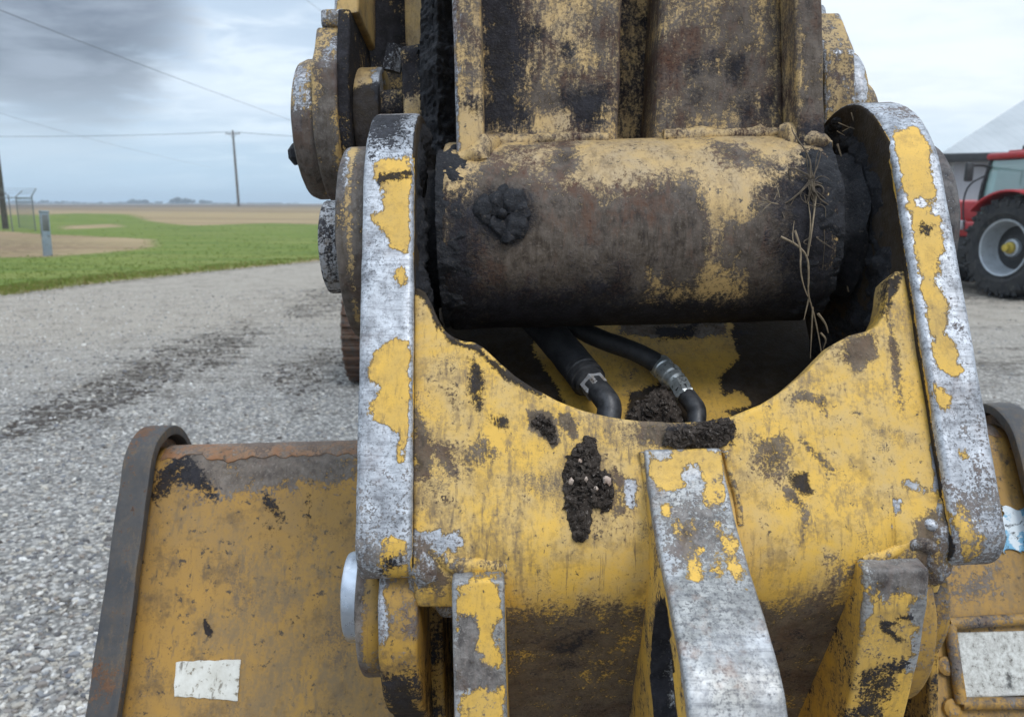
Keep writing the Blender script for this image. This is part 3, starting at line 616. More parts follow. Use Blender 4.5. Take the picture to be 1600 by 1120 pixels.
PM = [('g', [(676, 470), (696, 512), (722, 534), (745, 537), (790, 575), (850, 617), (846, 622), (780, 586), (742, 548), (705, 536), (680, 500)], .68, sft),
      ('g', [(645, 445), (672, 452), (690, 512), (684, 515), (668, 468), (646, 458)], .8, sft),
      ('g', [(735, 560), (752, 570), (756, 600), (750, 640), (738, 625), (733, 590)], .62, .008), ('o', [(650, 640), (670, 690), (668, 740), (650, 740)], .75, .010),
      ('g', [(762, 648), (790, 652), (792, 668), (770, 665)], .7, .006), ('o', [(825, 645), (858, 643), (868, 660), (872, 690), (864, 700), (852, 682), (830, 668)], .95, .005), ('o', [(872, 648), (888, 645), (900, 664), (898, 686), (888, 672), (876, 664)], .95, .005),
      ('o', [(745, 685), (775, 680), (778, 720), (735, 735), (725, 720)], .55, .012), ('o', [(680, 690), (705, 700), (712, 745), (695, 730), (680, 710)], .5, .010),
      ('o', [(1178, 680), (1225, 672), (1238, 700), (1225, 730), (1200, 740), (1185, 715)], .55, .015), ('g', [(1236, 742), (1262, 738), (1270, 770), (1255, 772), (1240, 758)], .72, .006), ('o', [(1222, 760), (1240, 765), (1262, 800), (1252, 850), (1256, 800), (1230, 780)], .7, .006),
      ('o', [(1250, 685), (1262, 690), (1305, 735), (1300, 740), (1262, 705)], .7, .005), ('o', [(1325, 530), (1362, 522), (1366, 555), (1340, 575), (1322, 560)], .72, .010), ('o', [(1250, 612), (1290, 620), (1290, 650), (1275, 630), (1240, 625)], .62, .006),
      ('g', [(1384, 430), (1410, 424), (1404, 445), (1392, 470), (1386, 500), (1381, 500)], .62, .005), ('o', [(1390, 500), (1402, 540), (1412, 640), (1405, 640), (1395, 570)], .6, .006),
      ('c', [(1407, 750), (1420, 748), (1434, 757), (1436, 768), (1422, 764), (1410, 760)]), ('c', [(1450, 765), (1464, 748), (1480, 755), (1478, 772), (1462, 774)]), ('c', [(1396, 786), (1407, 784), (1408, 796), (1398, 797)]), ('c', [(1391, 806), (1398, 812), (1396, 822), (1390, 815)]),
      ('c', [(1466, 720), (1480, 700), (1486, 760), (1474, 740)]), ('c', [(695, 838), (712, 836), (720, 848), (708, 856), (698, 850)]), ('c', [(645, 828), (690, 830), (700, 850), (690, 870), (670, 850), (650, 880), (640, 860)]),
      ('c', [(660, 880), (668, 872), (672, 884), (664, 892)]), ('o', [(640, 840), (670, 850), (700, 905), (690, 930), (640, 920)], .55, .012),
      ('o', [(958, 740), (970, 745), (972, 800), (962, 805)], .55, .008), ('c', [(980, 752), (990, 755), (986, 790), (980, 780)], .8),
      ('o', [(1000, 655), (1145, 655), (1148, 690), (1130, 705), (1040, 700), (1000, 690)], .60, .010), ('g', [(1040, 672), (1140, 655), (1146, 690), (1060, 700)], .66, .010),
      ('o', [(1430, 810), (1490, 790), (1490, 900), (1430, 905)], .62, .012), ('o', [(1300, 870), (1450, 850), (1450, 920), (1300, 920)], .45, .02),
      ('o', [(700, 882), (790, 872), (800, 930), (700, 930)], .35, .012), ('g', [(800, 930), (900, 920), (1000, 960), (960, 1060), (800, 1080)], .24, .05)]
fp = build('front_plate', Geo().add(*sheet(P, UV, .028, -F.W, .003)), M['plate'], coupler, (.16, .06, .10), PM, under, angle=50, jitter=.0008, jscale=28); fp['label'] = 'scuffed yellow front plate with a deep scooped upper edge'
# ribs
def rib(name, pts, back, x0, x1, base, marks, label, mat='rib', step=.005):
    prof = rpoly(pts+back, 5); geo = Geo(); fr = np.array([p[:2] for p in pts]); o_ = np.argsort(fr[:, 0])
    geo.add(*prism(F, prof, x0, x1, .003, step, front=lambda V: np.abs(V[:, 2]-np.interp(V[:, 1], fr[o_, 0], fr[o_, 1])) < .012, ncap=16))
    def post(V, c, gg, oo):
        l = F.loc(V); side = ((np.abs(l[:, 0]-x0) < .002) | (np.abs(l[:, 0]-x1) < .002)) & (l[:, 2] > np.interp(l[:, 1], fr[o_, 0], fr[o_, 1])+.006)
        c[side] = .20; oo[side] = .30; gg[side] = .28; return c, gg, oo
    r = build(name, geo, M[mat], coupler, base, marks, post, angle=40, jitter=.0006, jscale=35); r['label'] = label; return r
cx0, cx1 = fx(1009, 715), fx(1131, 715)
def cpt(py, w): return (F.on(1070, py, w)[1], w)
fr = [cpt(701, .004), cpt(740, .002), cpt(770, -.007), cpt(800, -.014), cpt(830, -.023), cpt(860, -.033), cpt(895, -.045), cpt(930, -.057), cpt(970, -.070), cpt(1010, -.081), cpt(1050, -.090), cpt(1090, -.096), cpt(1180, -.101)]
vend = fr[-1][0]-.12; cpts = [fr[0]+(.004,)]+fr[1:]+[(vend, -.096)]
CM = [('p', [(1003, 698), (1132, 698), (1138, 745), (1126, 792), (1117, 795), (1103, 788), (1097, 765), (1101, 742), (1092, 732), (1076, 731), (1064, 744), (1070, 756), (1052, 771), (1020, 762), (1012, 740)]),
      ('p', [(1036, 795), (1046, 796), (1049, 812), (1040, 812)]), ('p', [(1047, 822), (1056, 818), (1082, 814), (1090, 852), (1094, 905), (1086, 905), (1074, 886), (1060, 866), (1054, 840)]),
      ('p', [(1108, 820), (1122, 820), (1136, 850), (1146, 866), (1160, 878), (1158, 912), (1148, 905), (1136, 880), (1130, 848)]), ('p', [(1116, 862), (1124, 880), (1126, 898), (1118, 885)]), ('p', [(1142, 830), (1156, 850), (1160, 880), (1150, 872)], .6),
      ('o', [(1012, 770), (1140, 770), (1165, 880), (1060, 900)], .42, .02), ('c', [(1010, 703), (1040, 700), (1048, 712), (1030, 716)])]
crib = rib('rib', cpts, [(vend, .34), (cpt(960, .2)[0], .26), (fv(1070, 860, .06), .06), (fv(1070, 701, .02), .025)], cx0, cx1, (.86, 0, .12), CM, 'curved middle rib worn to bare whitish metal with a slot in its flank')
def boolean(o, cutter):
    md = o.modifiers.new('cut', 'BOOLEAN'); md.object = cutter; md.operation = 'DIFFERENCE'; md.solver = 'EXACT'
    dg = bpy.context.evaluated_depsgraph_get(); me = bpy.data.meshes.new_from_object(o.evaluated_get(dg)); o.modifiers.clear(); old = o.data; o.data = me; bpy.data.meshes.remove(old)
    bpy.data.objects.remove(cutter)
hole = [onx(F, px, py, cx0) for px, py in [(1033, 938), (1042, 950), (1047, 1000), (1052, 1060), (1058, 1130), (1054, 1180), (1036, 1180), (1024, 1130), (1017, 1060), (1019, 1000), (1025, 955)]]
cut = build('slot_cutter', Geo().add(*prism(F, np.array(hole), cx0-.02, cx1+.02, .0005, .006, ncap=2, xstep=.05)), M['grease'], coupler)
bpy.context.view_layer.update(); boolean(crib, cut)
def rp(px, py, w): return (fv(px, py, w), w)
lp = [rp(745, 893, .016), rp(745, 908, .004)] + [rp(745, y, .004+.20*max(0, (fv(745, 908, .0)-fv(745, y, .0)))) for y in (960, 1020, 1080, 1140, 1200)]
lp = [lp[0], lp[1]+(.004,)]+lp[2:]
LRM = [('c', [(700, 905), (716, 905), (720, 990), (712, 1125), (700, 1125)], .8), ('c', [(716, 968), (728, 958), (742, 956), (750, 985), (744, 1010), (742, 1035), (765, 1045), (790, 1020), (796, 1130), (735, 1130), (712, 1040)]), ('c', [(776, 905), (795, 905), (795, 1030), (776, 1030), (772, 985), (782, 960)]), ('p', [(728, 1080), (768, 1072), (788, 1085), (785, 1130), (730, 1130)]), ('p', [(756, 1000), (772, 1000), (772, 1032), (750, 1036), (746, 1030)]),
       ('o', [(715, 955), (750, 960), (748, 1030), (790, 1050), (790, 1075), (710, 1075)], .62, .006), ('c', [(700, 893), (790, 893), (790, 906), (700, 908)])]
rib('rib', lp, [(lp[-1][0], .36), (fv(745, 960, .2), .25), (fv(745, 900, .06), .06)], rl0, rl1, (.2, .10, .2), LRM, 'rib with half of its yellow paint gone, nearest the bare side plate')
rp_ = [rp(1395, 872, .018), rp(1395, 890, .004)] + [rp(1395, y, .004+.35*(fv(1395, 890)-fv(1395, y))+3.4*(fv(1395, 890)-fv(1395, y))**2) for y in (950, 1020, 1080, 1140, 1200)]
rp_ = [rp_[0], rp_[1]+(.004,)]+rp_[2:]
RRM = [('c', [(1340, 868), (1450, 870), (1448, 935), (1438, 935), (1425, 930), (1420, 905), (1405, 918), (1378, 938), (1374, 910), (1362, 928), (1350, 905)]), ('c', [(1420, 930), (1450, 930), (1440, 1000), (1425, 1060), (1412, 1060), (1428, 980)]), ('c', [(1345, 930), (1365, 920), (1360, 960), (1346, 985), (1340, 975)]), ('o', [(1340, 868), (1455, 868), (1450, 935), (1340, 935)], .5, .01),
       ('g', [(1378, 972), (1425, 962), (1424, 966), (1380, 977)], .75, .003), ('g', [(1380, 980), (1412, 998), (1410, 1002), (1376, 984)], .75, .003), ('g', [(1340, 1040), (1430, 1020), (1410, 1130), (1300, 1130)], .36, .02)]
rib('rib', rp_, [(rp_[-1][0], .38), (fv(1395, 960, .2), .25), (fv(1395, 890, .06), .06)], rr0, rr1, (.22, .12, .2), RRM, 'curved yellow rib with a grey bare patch at its top')
# lower inner plates that carry the bucket pin, and weld beads
for px0, px1 in ((664, 690), (1462, 1478)):
    pr = rpoly([(vbl+.10, .09), (vbl+.02, .10), (vbl-.02, .13, .02), (vbl-.30, .22), (vbl-.30, .42), (vbl+.1, .22)])
    build('hanger_plate', Geo().add(*prism(F, pr, fx(px0, 960, .13), fx(px1, 960, .13), .003, .012, ncap=8)), M['under'], coupler, (.1, .42, .3), None, angle=40)  # extra grime value paints in the shadow these plates hang in
def weld(pts, r, parent, base, mat='plate', amp=.35):
    geo = Geo(); V, Fc = tube(pts, r, 12, 3); V = np.array(V); ra = float(np.mean(r))
    V = V+np.array([mnoise.noise_vector(Vector(p*60))*ra*amp + mnoise.noise_vector(Vector(p*150))*ra*amp*.4 for p in V]); geo.add(V, Fc)
    return build('weld_bead', geo, M[mat], parent, base, None, angle=60)
def fp_(px, py, w): return F.A([*F.on(px, py, w), w])
weld([fp_(648, 835, .02), fp_(655, 870, .025), fp_(668, 900, .04), fp_(690, 925, .06), fp_(700, 945, .08)], [.010, .016, .018, .016, .010], coupler, (.42, .1, .4))
weld([fp_(690, 862, .02), fp_(705, 880, .022), fp_(740, 886, .022), fp_(790, 884, .026)], [.008, .009, .009, .007], coupler, (.3, .1, .3))
weld([fp_(1486, 700, .016), fp_(1484, 760, .016), fp_(1470, 800, .018), fp_(1462, 840, .022), fp_(1455, 880, .035), fp_(1440, 910, .055)], [.002, .005, .008, .013, .016, .012], coupler, (.40, .1, .45))
weld([fp_(1441, 812, .017), fp_(1452, 819, .015), fp_(1464, 826, .017)], [.004, .0065, .004], coupler, (.75, .05, .2))
weld([fp_(1418, 860, .022), fp_(1432, 846, .016), fp_(1448, 850, .016), fp_(1462, 862, .02)], [.004, .006, .007, .004], coupler, (.5, .2, .5))
weld([fp_(1345, 872, .024), fp_(1375, 868, .022), fp_(1400, 858, .022), fp_(1425, 848, .020)], [.006, .007, .007, .005], coupler, (.25, .1, .3))
weld([fp_(1003, 705, .010), fp_(1012, 760, .012), fp_(1016, 800, .012), fp_(1020, 850, .018)], .003, coupler, (.2, .1, .3))
weld([fp_(1133, 705, .010), fp_(1148, 760, .012), fp_(1158, 820, .014)], .003, coupler, (.3, .1, .3))
# hollow behind the scoop
c4 = [(690, 720, .815), (1360, 720, .815), (1370, 450, 1.03), (690, 450, 1.03)]; q = [at(*c) for c in c4]; s = np.linspace(0, 1, 110)[:, None, None]; t = np.linspace(0, 1, 60)[None, :, None]
P = (1-s)*(1-t)*q[0]+s*(1-t)*q[1]+s*t*q[2]+(1-s)*t*q[3]; UV = np.concatenate([np.repeat(s*.5, 60, 1), np.repeat(t*.22, 110, 0)], 2)
build('inner_plate', Geo().add(*sheet(P, UV, .01, -F.W)), M['coupler'], coupler, (.12, .05, .12), [
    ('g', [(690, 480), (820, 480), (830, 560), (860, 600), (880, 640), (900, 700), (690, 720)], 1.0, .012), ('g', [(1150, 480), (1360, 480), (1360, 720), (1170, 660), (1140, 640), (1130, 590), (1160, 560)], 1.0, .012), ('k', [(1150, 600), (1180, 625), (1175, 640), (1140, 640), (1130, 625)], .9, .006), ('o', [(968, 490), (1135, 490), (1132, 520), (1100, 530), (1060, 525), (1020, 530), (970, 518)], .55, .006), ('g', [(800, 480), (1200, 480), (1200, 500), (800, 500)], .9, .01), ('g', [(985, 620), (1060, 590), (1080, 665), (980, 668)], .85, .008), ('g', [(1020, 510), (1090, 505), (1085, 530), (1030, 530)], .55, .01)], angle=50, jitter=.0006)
build('back_plate', Geo().add(*quad(F, [(xl1+.003, -.42), (xr0-.003, -.42), (xr0-.003, -.12), (xl1+.003, -.12)], .262, .012, .03)), M['under'], coupler, (.1, .8, .3))
# hoses with their fittings
def hose(h, crimp, nut, el, rh, rc, rn, re_, bright):
    o = build('hose', Geo().add(*tube([at(*p) for p in h], rh, 18, 2)), M['rubber'], coupler, jitter=.0008, jscale=60)
    mt = M['zinc'] if bright else M['elbow']
    a, b = at(*crimp[0]), at(*crimp[1]); V = []
    build('ferrule', Geo().add(*tube([a+(b-a)*f for f in (0, .06, .3, .34, .5, .54, .7, .74, .94, 1)], np.array([.80, 1, 1, .92, .92, 1.03, 1.03, .9, .9, .72])*rc, 22)), mt, o, angle=30)
    a, b = at(*nut[0]), at(*nut[1]); build('hex_nut', Geo().add(*tube([a+(b-a)*f for f in (0, .1, .9, 1)], np.array([.86, 1, 1, .86])*rn, 6)), M['zinc'] if bright else M['pin'], o, angle=25)
    build('elbow_fitting', Geo().add(*tube([at(*p) for p in el], re_, 18, 2)), M['elbow'], o, angle=40)
hose([(800, 460, .94), (845, 505, .91), (880, 545, .885), (908, 580, .865), (920, 596, .85)], [(905, 576, .866), (924, 600, .842)], [(918, 590, .85), (936, 612, .83)], [(928, 602, .838), (944, 620, .822), (953, 634, .816), (951, 652, .812), (944, 684, .806)], .0200, .0195, .0150, .0132, False)
hose([(860, 490, .93), (930, 528, .905), (985, 546, .893), (1018, 562, .885), (1036, 576, .878)], [(1028, 568, .886), (1058, 598, .858)], [(1060, 598, .858), (1072, 620, .84)], [(1066, 610, .848), (1080, 628, .835), (1089, 640, .828), (1088, 656, .822), (1084, 690, .812)], .0115, .0135, .0118, .0105, True)

# ================================================================== excavator: link, rear arms, tracks
exc = empty('excavator', (.3, 7.9, 0), 'yellow tracked excavator whose dirty link and pin tube fill the top of the photo', 'excavator')
bx0, bx1 = kx(692, 400, -.08), kx(1302, 400, -.08)
BOS = [('o', [(698, 335), (735, 300), (765, 268), (800, 275), (850, 300), (905, 318), (950, 325), (1000, 318), (1050, 298), (1085, 292), (1105, 312), (1125, 345), (1160, 350), (1215, 300), (1285, 260), (1290, 380), (1290, 498), (1100, 498), (900, 498), (698, 498)], 1.0, .040),
       ('k', [(1098, 255), (1132, 252), (1138, 300), (1128, 350), (1124, 400), (1108, 440), (1092, 430), (1104, 380), (1106, 320)], .85, .016), ('k', [(1000, 418), (1040, 412), (1060, 440), (1090, 430), (1150, 402), (1185, 420), (1170, 460), (1110, 490), (1060, 488), (1010, 470)], .82, .026), ('k', [(1150, 270), (1168, 272), (1166, 350), (1156, 350)], .7, .006),
       ('g', [(700, 300), (735, 290), (750, 498), (700, 498)], .60, .03), ('g', [(740, 320), (775, 305), (815, 312), (825, 345), (800, 375), (770, 370), (745, 350)], .92, .024), ('g', [(700, 455), (1290, 455), (1290, 500), (700, 500)], .62, .05), ('g', [(880, 400), (1000, 400), (1000, 498), (880, 498)], .35, .03), ('g', [(1215, 290), (1290, 250), (1290, 498), (1200, 498), (1215, 400)], .60, .04),  # low g band: grime deepened by painted shade
       ('o', [(860, 205), (900, 230), (905, 262), (870, 290), (850, 260), (870, 235)], .6, .012), ('o', [(1080, 215), (1150, 225), (1240, 260), (1240, 280), (1130, 260)], .45, .015), ('o', [(720, 245), (860, 215), (900, 220), (820, 250), (740, 270)], .35, .02)]
link = build('bucket_link', Geo().add(*quad(K, [(kx(940, 100, .06), .0), (kx(1075, 100, .06), .0), (kx(1075, 100, .06), .62), (kx(940, 100, .06), .62)], .06, .03, .008)), M['link'], exc, (.1, .38, .50), [('g', [(940, -20), (975, -20), (970, 200), (940, 200)], .6, .02), ('g', [(1000, 20), (1060, 25), (1055, 45), (1000, 40)], .7, .01)], angle=45, jitter=.001)
geo = Geo(); prof = cyl_prof(bx0, bx1, .100, .006, .004); geo.add(*lathe(K, (0, 0), prof, 150, front=True))
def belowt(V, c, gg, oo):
    l = K.loc(V); th = np.arctan2(l[:, 1], -l[:, 2]); k = np.clip((-.45-th)/.7, 0, 1); return c, np.maximum(gg, k*.72), np.maximum(oo, k)  # tube darkens as it turns down: grime and painted shade together
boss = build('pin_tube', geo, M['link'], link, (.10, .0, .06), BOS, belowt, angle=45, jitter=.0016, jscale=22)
for a, b in ((xl1+.004, bx0+.02), (bx1-.02, xr0-.004)):     # greasy seals packed into both gaps
    prof = [(x, .074+.012*mnoise.noise(Vector((x*60, 2.0, 0)))) for x in np.linspace(min(a, b), max(a, b), 9)]
    geo = Geo(); geo.add(*lathe(K, (0, 0), prof, 60)); build('grease_seal', geo, M['grease'], link, jitter=.008, jscale=40, angle=60)
ff = -.070
for a, b in ((711, 755), (1246, 1289)):
    mk = [('o', [(a-8, -20), (b+8, -20), (b+8, 220), (a-8, 220)], .40, .02), ('k', [(a, 165), (b+4, 165), (b+10, 235), (a, 235)], .8, .02), ('c', [(a-6, -20), (a+3, -20), (a+4, 235), (a-6, 235)], .55), ('g', [(a, 150), (b, 150), (b, 180), (a, 175)], .4, .012)] if a < 1000 else [('o', [(a-8, -20), (b+8, -20), (b+8, 230), (a-8, 230)], .70, .02), ('g', [(a, 190), (b+8, 190), (b+8, 250), (a-30, 250)], .45, .02)]
    pr = rpoly([(.0, .05), (.0, -.02), (.060, ff, .012), (.62, ff), (.62, .1), (.05, .1)])
    build('flange', Geo().add(*prism(K, pr, kx(a, 150, ff), kx(b, 150, ff), .004, .006, front=lambda V: V[:, 2] < ff+.02, ncap=10)), M['link'], link, (.16, .16, .44), mk, angle=40, jitter=.001)
pw = -.032
def panel(c, marks, base):
    xv = [K.on(px, py, pw) for px, py in c]; dv = .62
    c4 = [(xv[0][0], .07), (xv[1][0], .07), (xv[1][0]+(xv[2][0]-xv[1][0])*2.3, dv), (xv[0][0]+(xv[3][0]-xv[0][0])*2.3, dv)]
    build('web_panel', Geo().add(*quad(K, c4, pw, .09, .006, .008)), M['link'], link, base, marks, angle=50, jitter=.0012, jscale=22)
panel([(752, 205), (953, 205), (966, 0), (752, 0)], [('o', [(750, 120), (960, 120), (960, 200), (750, 200)], .62, .03), ('g', [(750, -20), (795, -20), (815, 60), (815, 150), (830, 190), (780, 200), (752, 200)], .68, .03), ('g', [(880, 150), (945, 140), (940, 195), (900, 195), (880, 175)], .66, .02), ('g', [(822, 40), (845, 45), (842, 60), (826, 60)], .8, .01), ('g', [(880, 65), (895, 70), (890, 90), (878, 82)], .7, .01), ('o', [(750, 100), (960, 100), (960, 210), (750, 210)], .5, .03), ('o', [(905, -20), (965, -20), (960, 200), (925, 200)], .55, .02), ('k', [(850, 10), (900, 10), (890, 60), (860, 60)], .5, .03), ('k', [(845, 180), (890, 170), (900, 200), (840, 205)], .8, .01)], (.12, .20, .56))
panel([(1030, 205), (1216, 205), (1212, 0), (1052, 0)], [('g', [(1078, 98), (1094, 96), (1096, 114), (1080, 118)], .62, .016), ('g', [(1108, 86), (1126, 84), (1124, 112), (1112, 112)], .62, .016), ('g', [(1136, 92), (1160, 86), (1160, 112), (1150, 128), (1136, 116)], .62, .016), ('g', [(1080, 140), (1098, 138), (1094, 162), (1082, 160)], .5, .018), ('g', [(1155, 150), (1175, 150), (1172, 188), (1158, 188)], .52, .022), ('g', [(1185, 160), (1206, 150), (1204, 180), (1190, 182)], .52, .022), ('o', [(1025, -20), (1220, -20), (1220, 210), (1025, 210)], .52, .03), ('k', [(1080, 20), (1110, 10), (1130, 60), (1090, 80)], .35, .03)], (.12, .18, .60))
build('channel_web', Geo().add(*quad(K, [(kx(1205, 100, .02), .03), (kx(1265, 100, .02), .03), (kx(1265, 100, .02), .62), (kx(1205, 100, .02), .62)], .02, .03, .01)), M['link'], link, (.1, .5, .7), None)
build('channel_web', Geo().add(*quad(K, [(kx(740, 100, .02), .03), (kx(775, 100, .02), .03), (kx(775, 100, .02), .62), (kx(740, 100, .02), .62)], .02, .03, .01)), M['link'], link, (.1, .5, .7), None)
def lw(pts, r, base=(.12, .15, .35)):
    o = weld(pts, r, link, base, 'link', .45); return o
def bp3(px, a): 
    x = kx(px, 205, -.03); return K.A([x, .1*math.sin(a), -.1*math.cos(a)])
lw([bp3(750, 1.20), bp3(850, 1.22), bp3(950, 1.20)], .008); lw([bp3(1035, 1.20), bp3(1120, 1.22), bp3(1215, 1.20)], .008)
lw([bp3(716, .80), bp3(740, .80), bp3(758, .92), bp3(764, 1.1)], [.006, .013, .016, .012]); lw([bp3(1210, 1.1), bp3(1235, .95), bp3(1262, .85), bp3(1276, .83)], [.010, .014, .012, .005])
# grease fitting on the tube
gp = at(785, 340, .752); nd = (gp-A0); nd = nd-K.X*(nd@K.X); nd /= np.linalg.norm(nd); gp = A0+K.X*((gp-A0)@K.X)+nd*.100; t1 = K.X; t2 = np.cross(nd, t1); V = []; Fc = []
for i in range(40):
    a = i/40*2*math.pi
    for j in range(14):
        b = j/14*2*math.pi; rr = .0155+.0060*math.cos(b); V.append(gp+t1*rr*math.cos(a)+t2*rr*math.sin(a)+nd*(.0075*math.sin(b)+.003)); Fc.append((i*14+j, ((i+1) % 40)*14+j, ((i+1) % 40)*14+(j+1) % 14, i*14+(j+1) % 14))
geo = Geo(); V0, F0 = ico(3); r3 = random.Random(5)
for k in range(13):           # a fitting buried under a lump of grease, open in the middle
    a = k/13*6.283+r3.uniform(-.2, .2); rr = r3.uniform(.010, .019); q = V0*r3.uniform(.006, .011)*np.array([1, 1, 1.25]); p = gp+t1*rr*math.cos(a)+t2*rr*1.15*math.sin(a)+nd*.001
    geo.add(p+q-np.outer(q@nd, nd)*.45+np.array([mnoise.noise_vector(Vector((v+p)*110))*.0030+mnoise.noise_vector(Vector((v+p)*300))*.0013 for v in q]), F0)
Vn, Fn = tube([gp-nd*.002, gp+nd*.005, gp+nd*.010], [.005, .005, .003], 8); geo.add(Vn, Fn)
build('grease_fitting', geo, M['grease'], link, angle=70)

# rear arms left and right, on their own pin behind
pl = at(500, 205, 1.03); lk = K.loc(pl); vr, wr = lk[1], lk[2]
def rx(px, py=205): return K.on(px, py, wr-.04)[0]
def lobe(R, vtop, wa, wb):
    a = np.linspace(math.pi*1.02, 2*math.pi-.02*math.pi, 24)
    return np.array([(vr+R*math.sin(t), wr+R*math.cos(t)) for t in a]+[(vr+.05, wr+R), (vtop, wb), (vtop, wa), (vr+.05, wr-R)])
armL = build('tipping_arm', Geo().add(*prism(K, lobe(.098, vr+.112, wr-.06, wr+.06), rx(505), rx(543), .004, .006, front=lambda V: V[:, 2] < wr, ncap=12)), M['rear'], exc, (.25, .08, .42), [('c', [(506, 75), (545, 75), (545, 100), (506, 110)], .8), ('o', [(500, 140), (550, 140), (550, 320), (500, 320)], .75, .02), ('c', [(537, 80), (546, 80), (546, 150), (537, 150)], .7)], angle=40, jitter=.001)  # o mark on the lower half: grime with painted shading
turned('pin_cap', K, (vr, wr), [(rx(463)+.004, .060)]+cyl_prof(rx(463)+.004, rx(506)+.003, .090, .012, .005), M['rear'], armL, (.22, .10, .40), [('o', [(455, 180), (490, 190), (492, 230), (510, 240), (505, 320), (455, 320)], .85, .015), ('c', [(468, 103), (482, 103), (478, 160), (466, 200), (464, 160)], .75)])  # lower o mark blends grime with shading of the down-facing half
turned('collar', K, (vr, wr), cyl_prof(rx(560), rx(600), .078, .004, .006), M['rear'], armL, (.15, .1, .15), [('g', [(550, 150), (605, 140), (605, 240), (550, 240)], .95, .02), ('c', [(580, 108), (600, 108), (600, 160), (584, 140)], .6)])  # g mark darkens the lower half, shade painted in with the grime
build('cheek_plate', Geo().add(*prism(K, lobe(.092, vr+.13, wr-.07, wr+.06), rx(541), rx(560), .003, .008, ncap=10)), M['rear'], armL, (.15, .7, .6), None, angle=40)
build('clamp', Geo().add(*prism(K, rpoly([(vr+.112, wr-.065, .006), (vr+.135, wr-.065, .006), (vr+.135, wr+.06), (vr+.112, wr+.06)]), rx(513), rx(549), .003, .006, ncap=4)), M['rear'], armL, (.5, .1, .5), None, angle=40)
build('upper_arm', Geo().add(*prism(K, rpoly([(vr+.13, wr-.06), (vr+.13, wr+.06), (vr+.75, wr+.16), (vr+.75, wr-.02)]), rx(527, 20), rx(565, 20), .004, .008, front=lambda V: V[:, 2] < wr+.02, ncap=8)), M['rear'], armL, (.2, .08, .2), [('c', [(520, -20), (535, -20), (532, 55), (520, 55)], .8)], angle=40, jitter=.001)
V, Fc = tube([at(466, 228, 1.0), at(463, 242, .995), at(468, 256, 1.0)], [.008, .013, .007], 10, 1); build('grease_nipple', Geo().add(V, Fc), M['grease'], armL)
def rxx(px, py, w): return K.on(px, py, w)[0]
stick_w = wr+.10
stick = build('stick', Geo().add(*quad(K, [(rxx(540, 60, stick_w), vr-.15), (rxx(1255, 60, stick_w), vr-.15), (rxx(1255, 60, stick_w), vr+1.1), (rxx(540, 60, stick_w), vr+1.1)], stick_w, .42, .012, .01)), M['rear'], exc, (.1, .44, .62), [('g', [(550, -20), (640, -20), (640, 110), (550, 110)], .50, .03), ('g', [(655, -20), (730, -20), (730, 260), (650, 200)], 1.0, .015)], angle=45)
sw = wr+.04; build('edge_bar', Geo().add(*quad(K, [(rxx(636, 60, sw), vr+.115), (rxx(660, 60, sw), vr+.10), (rxx(664, 60, sw), vr+.9), (rxx(637, 60, sw), vr+.9)], sw, .05, .008)), M['rear'], stick, (.15, .2, .1), None, angle=40)
# clamp block beside the link
bw = K.loc(at(650, 120, .93))[2]; vb1, vb0 = kv(650, 66, bw), kv(650, 182, bw)
build('clamp_block', Geo().add(*prism(K, rpoly([(vb0, bw, .006), (vb1, bw, .012), (vb1+.01, bw+.12), (vb0, bw+.12)]), kx(628, 120, bw), kx(681, 120, bw), .004, .006, front=lambda V: V[:, 2] < bw+.03, ncap=8)), M['rear'], link, (.2, .5, .6), [('k', [(625, 150), (680, 148), (682, 178), (625, 180)], .75, .01), ('g', [(660, 60), (690, 60), (690, 120), (660, 120)], .9, .02)], angle=40, jitter=.003, jscale=45)
bw2 = bw+.04; build('clamp_block', Geo().add(*prism(K, rpoly([(kv(610, 180, bw2), bw2, .006), (kv(610, 138, bw2), bw2, .008), (kv(610, 138, bw2), bw2+.1), (kv(610, 180, bw2), bw2+.1)]), kx(592, 150, bw2), kx(632, 150, bw2), .004, .006, ncap=6)), M['rear'], link, (.3, .45, .6), None, angle=40, jitter=.003, jscale=45)
build('bolt_head', Geo().add(*tube([at(612, 112, .99), at(620, 72, .985)], .013, 6)), M['rear'], link, (.5, .5, .6), None, angle=30)
# right hand side of the rear pin
armR = build('tipping_arm', Geo().add(*prism(K, lobe(.098, vr+.112, wr-.06, wr+.06), rx(1262), rx(1308), .004, .008, front=lambda V: V[:, 2] < wr, ncap=10)), M['rear'], exc, (.40, .05, .3), None, angle=40, jitter=.001)
turned('pin_cap', K, (vr, wr), cyl_prof(rx(1307), rx(1341), .084, .012, .005), M['rear'], armR, (.18, .05, .12), [('c', [(1322, 85), (1345, 90), (1345, 180), (1334, 130)], .9)])
turned('pin', K, (vr-.01, wr+.03), cyl_prof(rx(1340), rx(1384), .064, .010, .006), M['rear'], armR, (.2, .1, .4))
build('clamp', Geo().add(*prism(K, rpoly([(vr+.10, wr-.05, .01), (vr+.135, wr-.04, .01), (vr+.135, wr+.06), (vr+.10, wr+.06)]), rx(1270), rx(1296), .005, .006, ncap=4)), M['rear'], armR, (.7, .1, .4), None, angle=40)

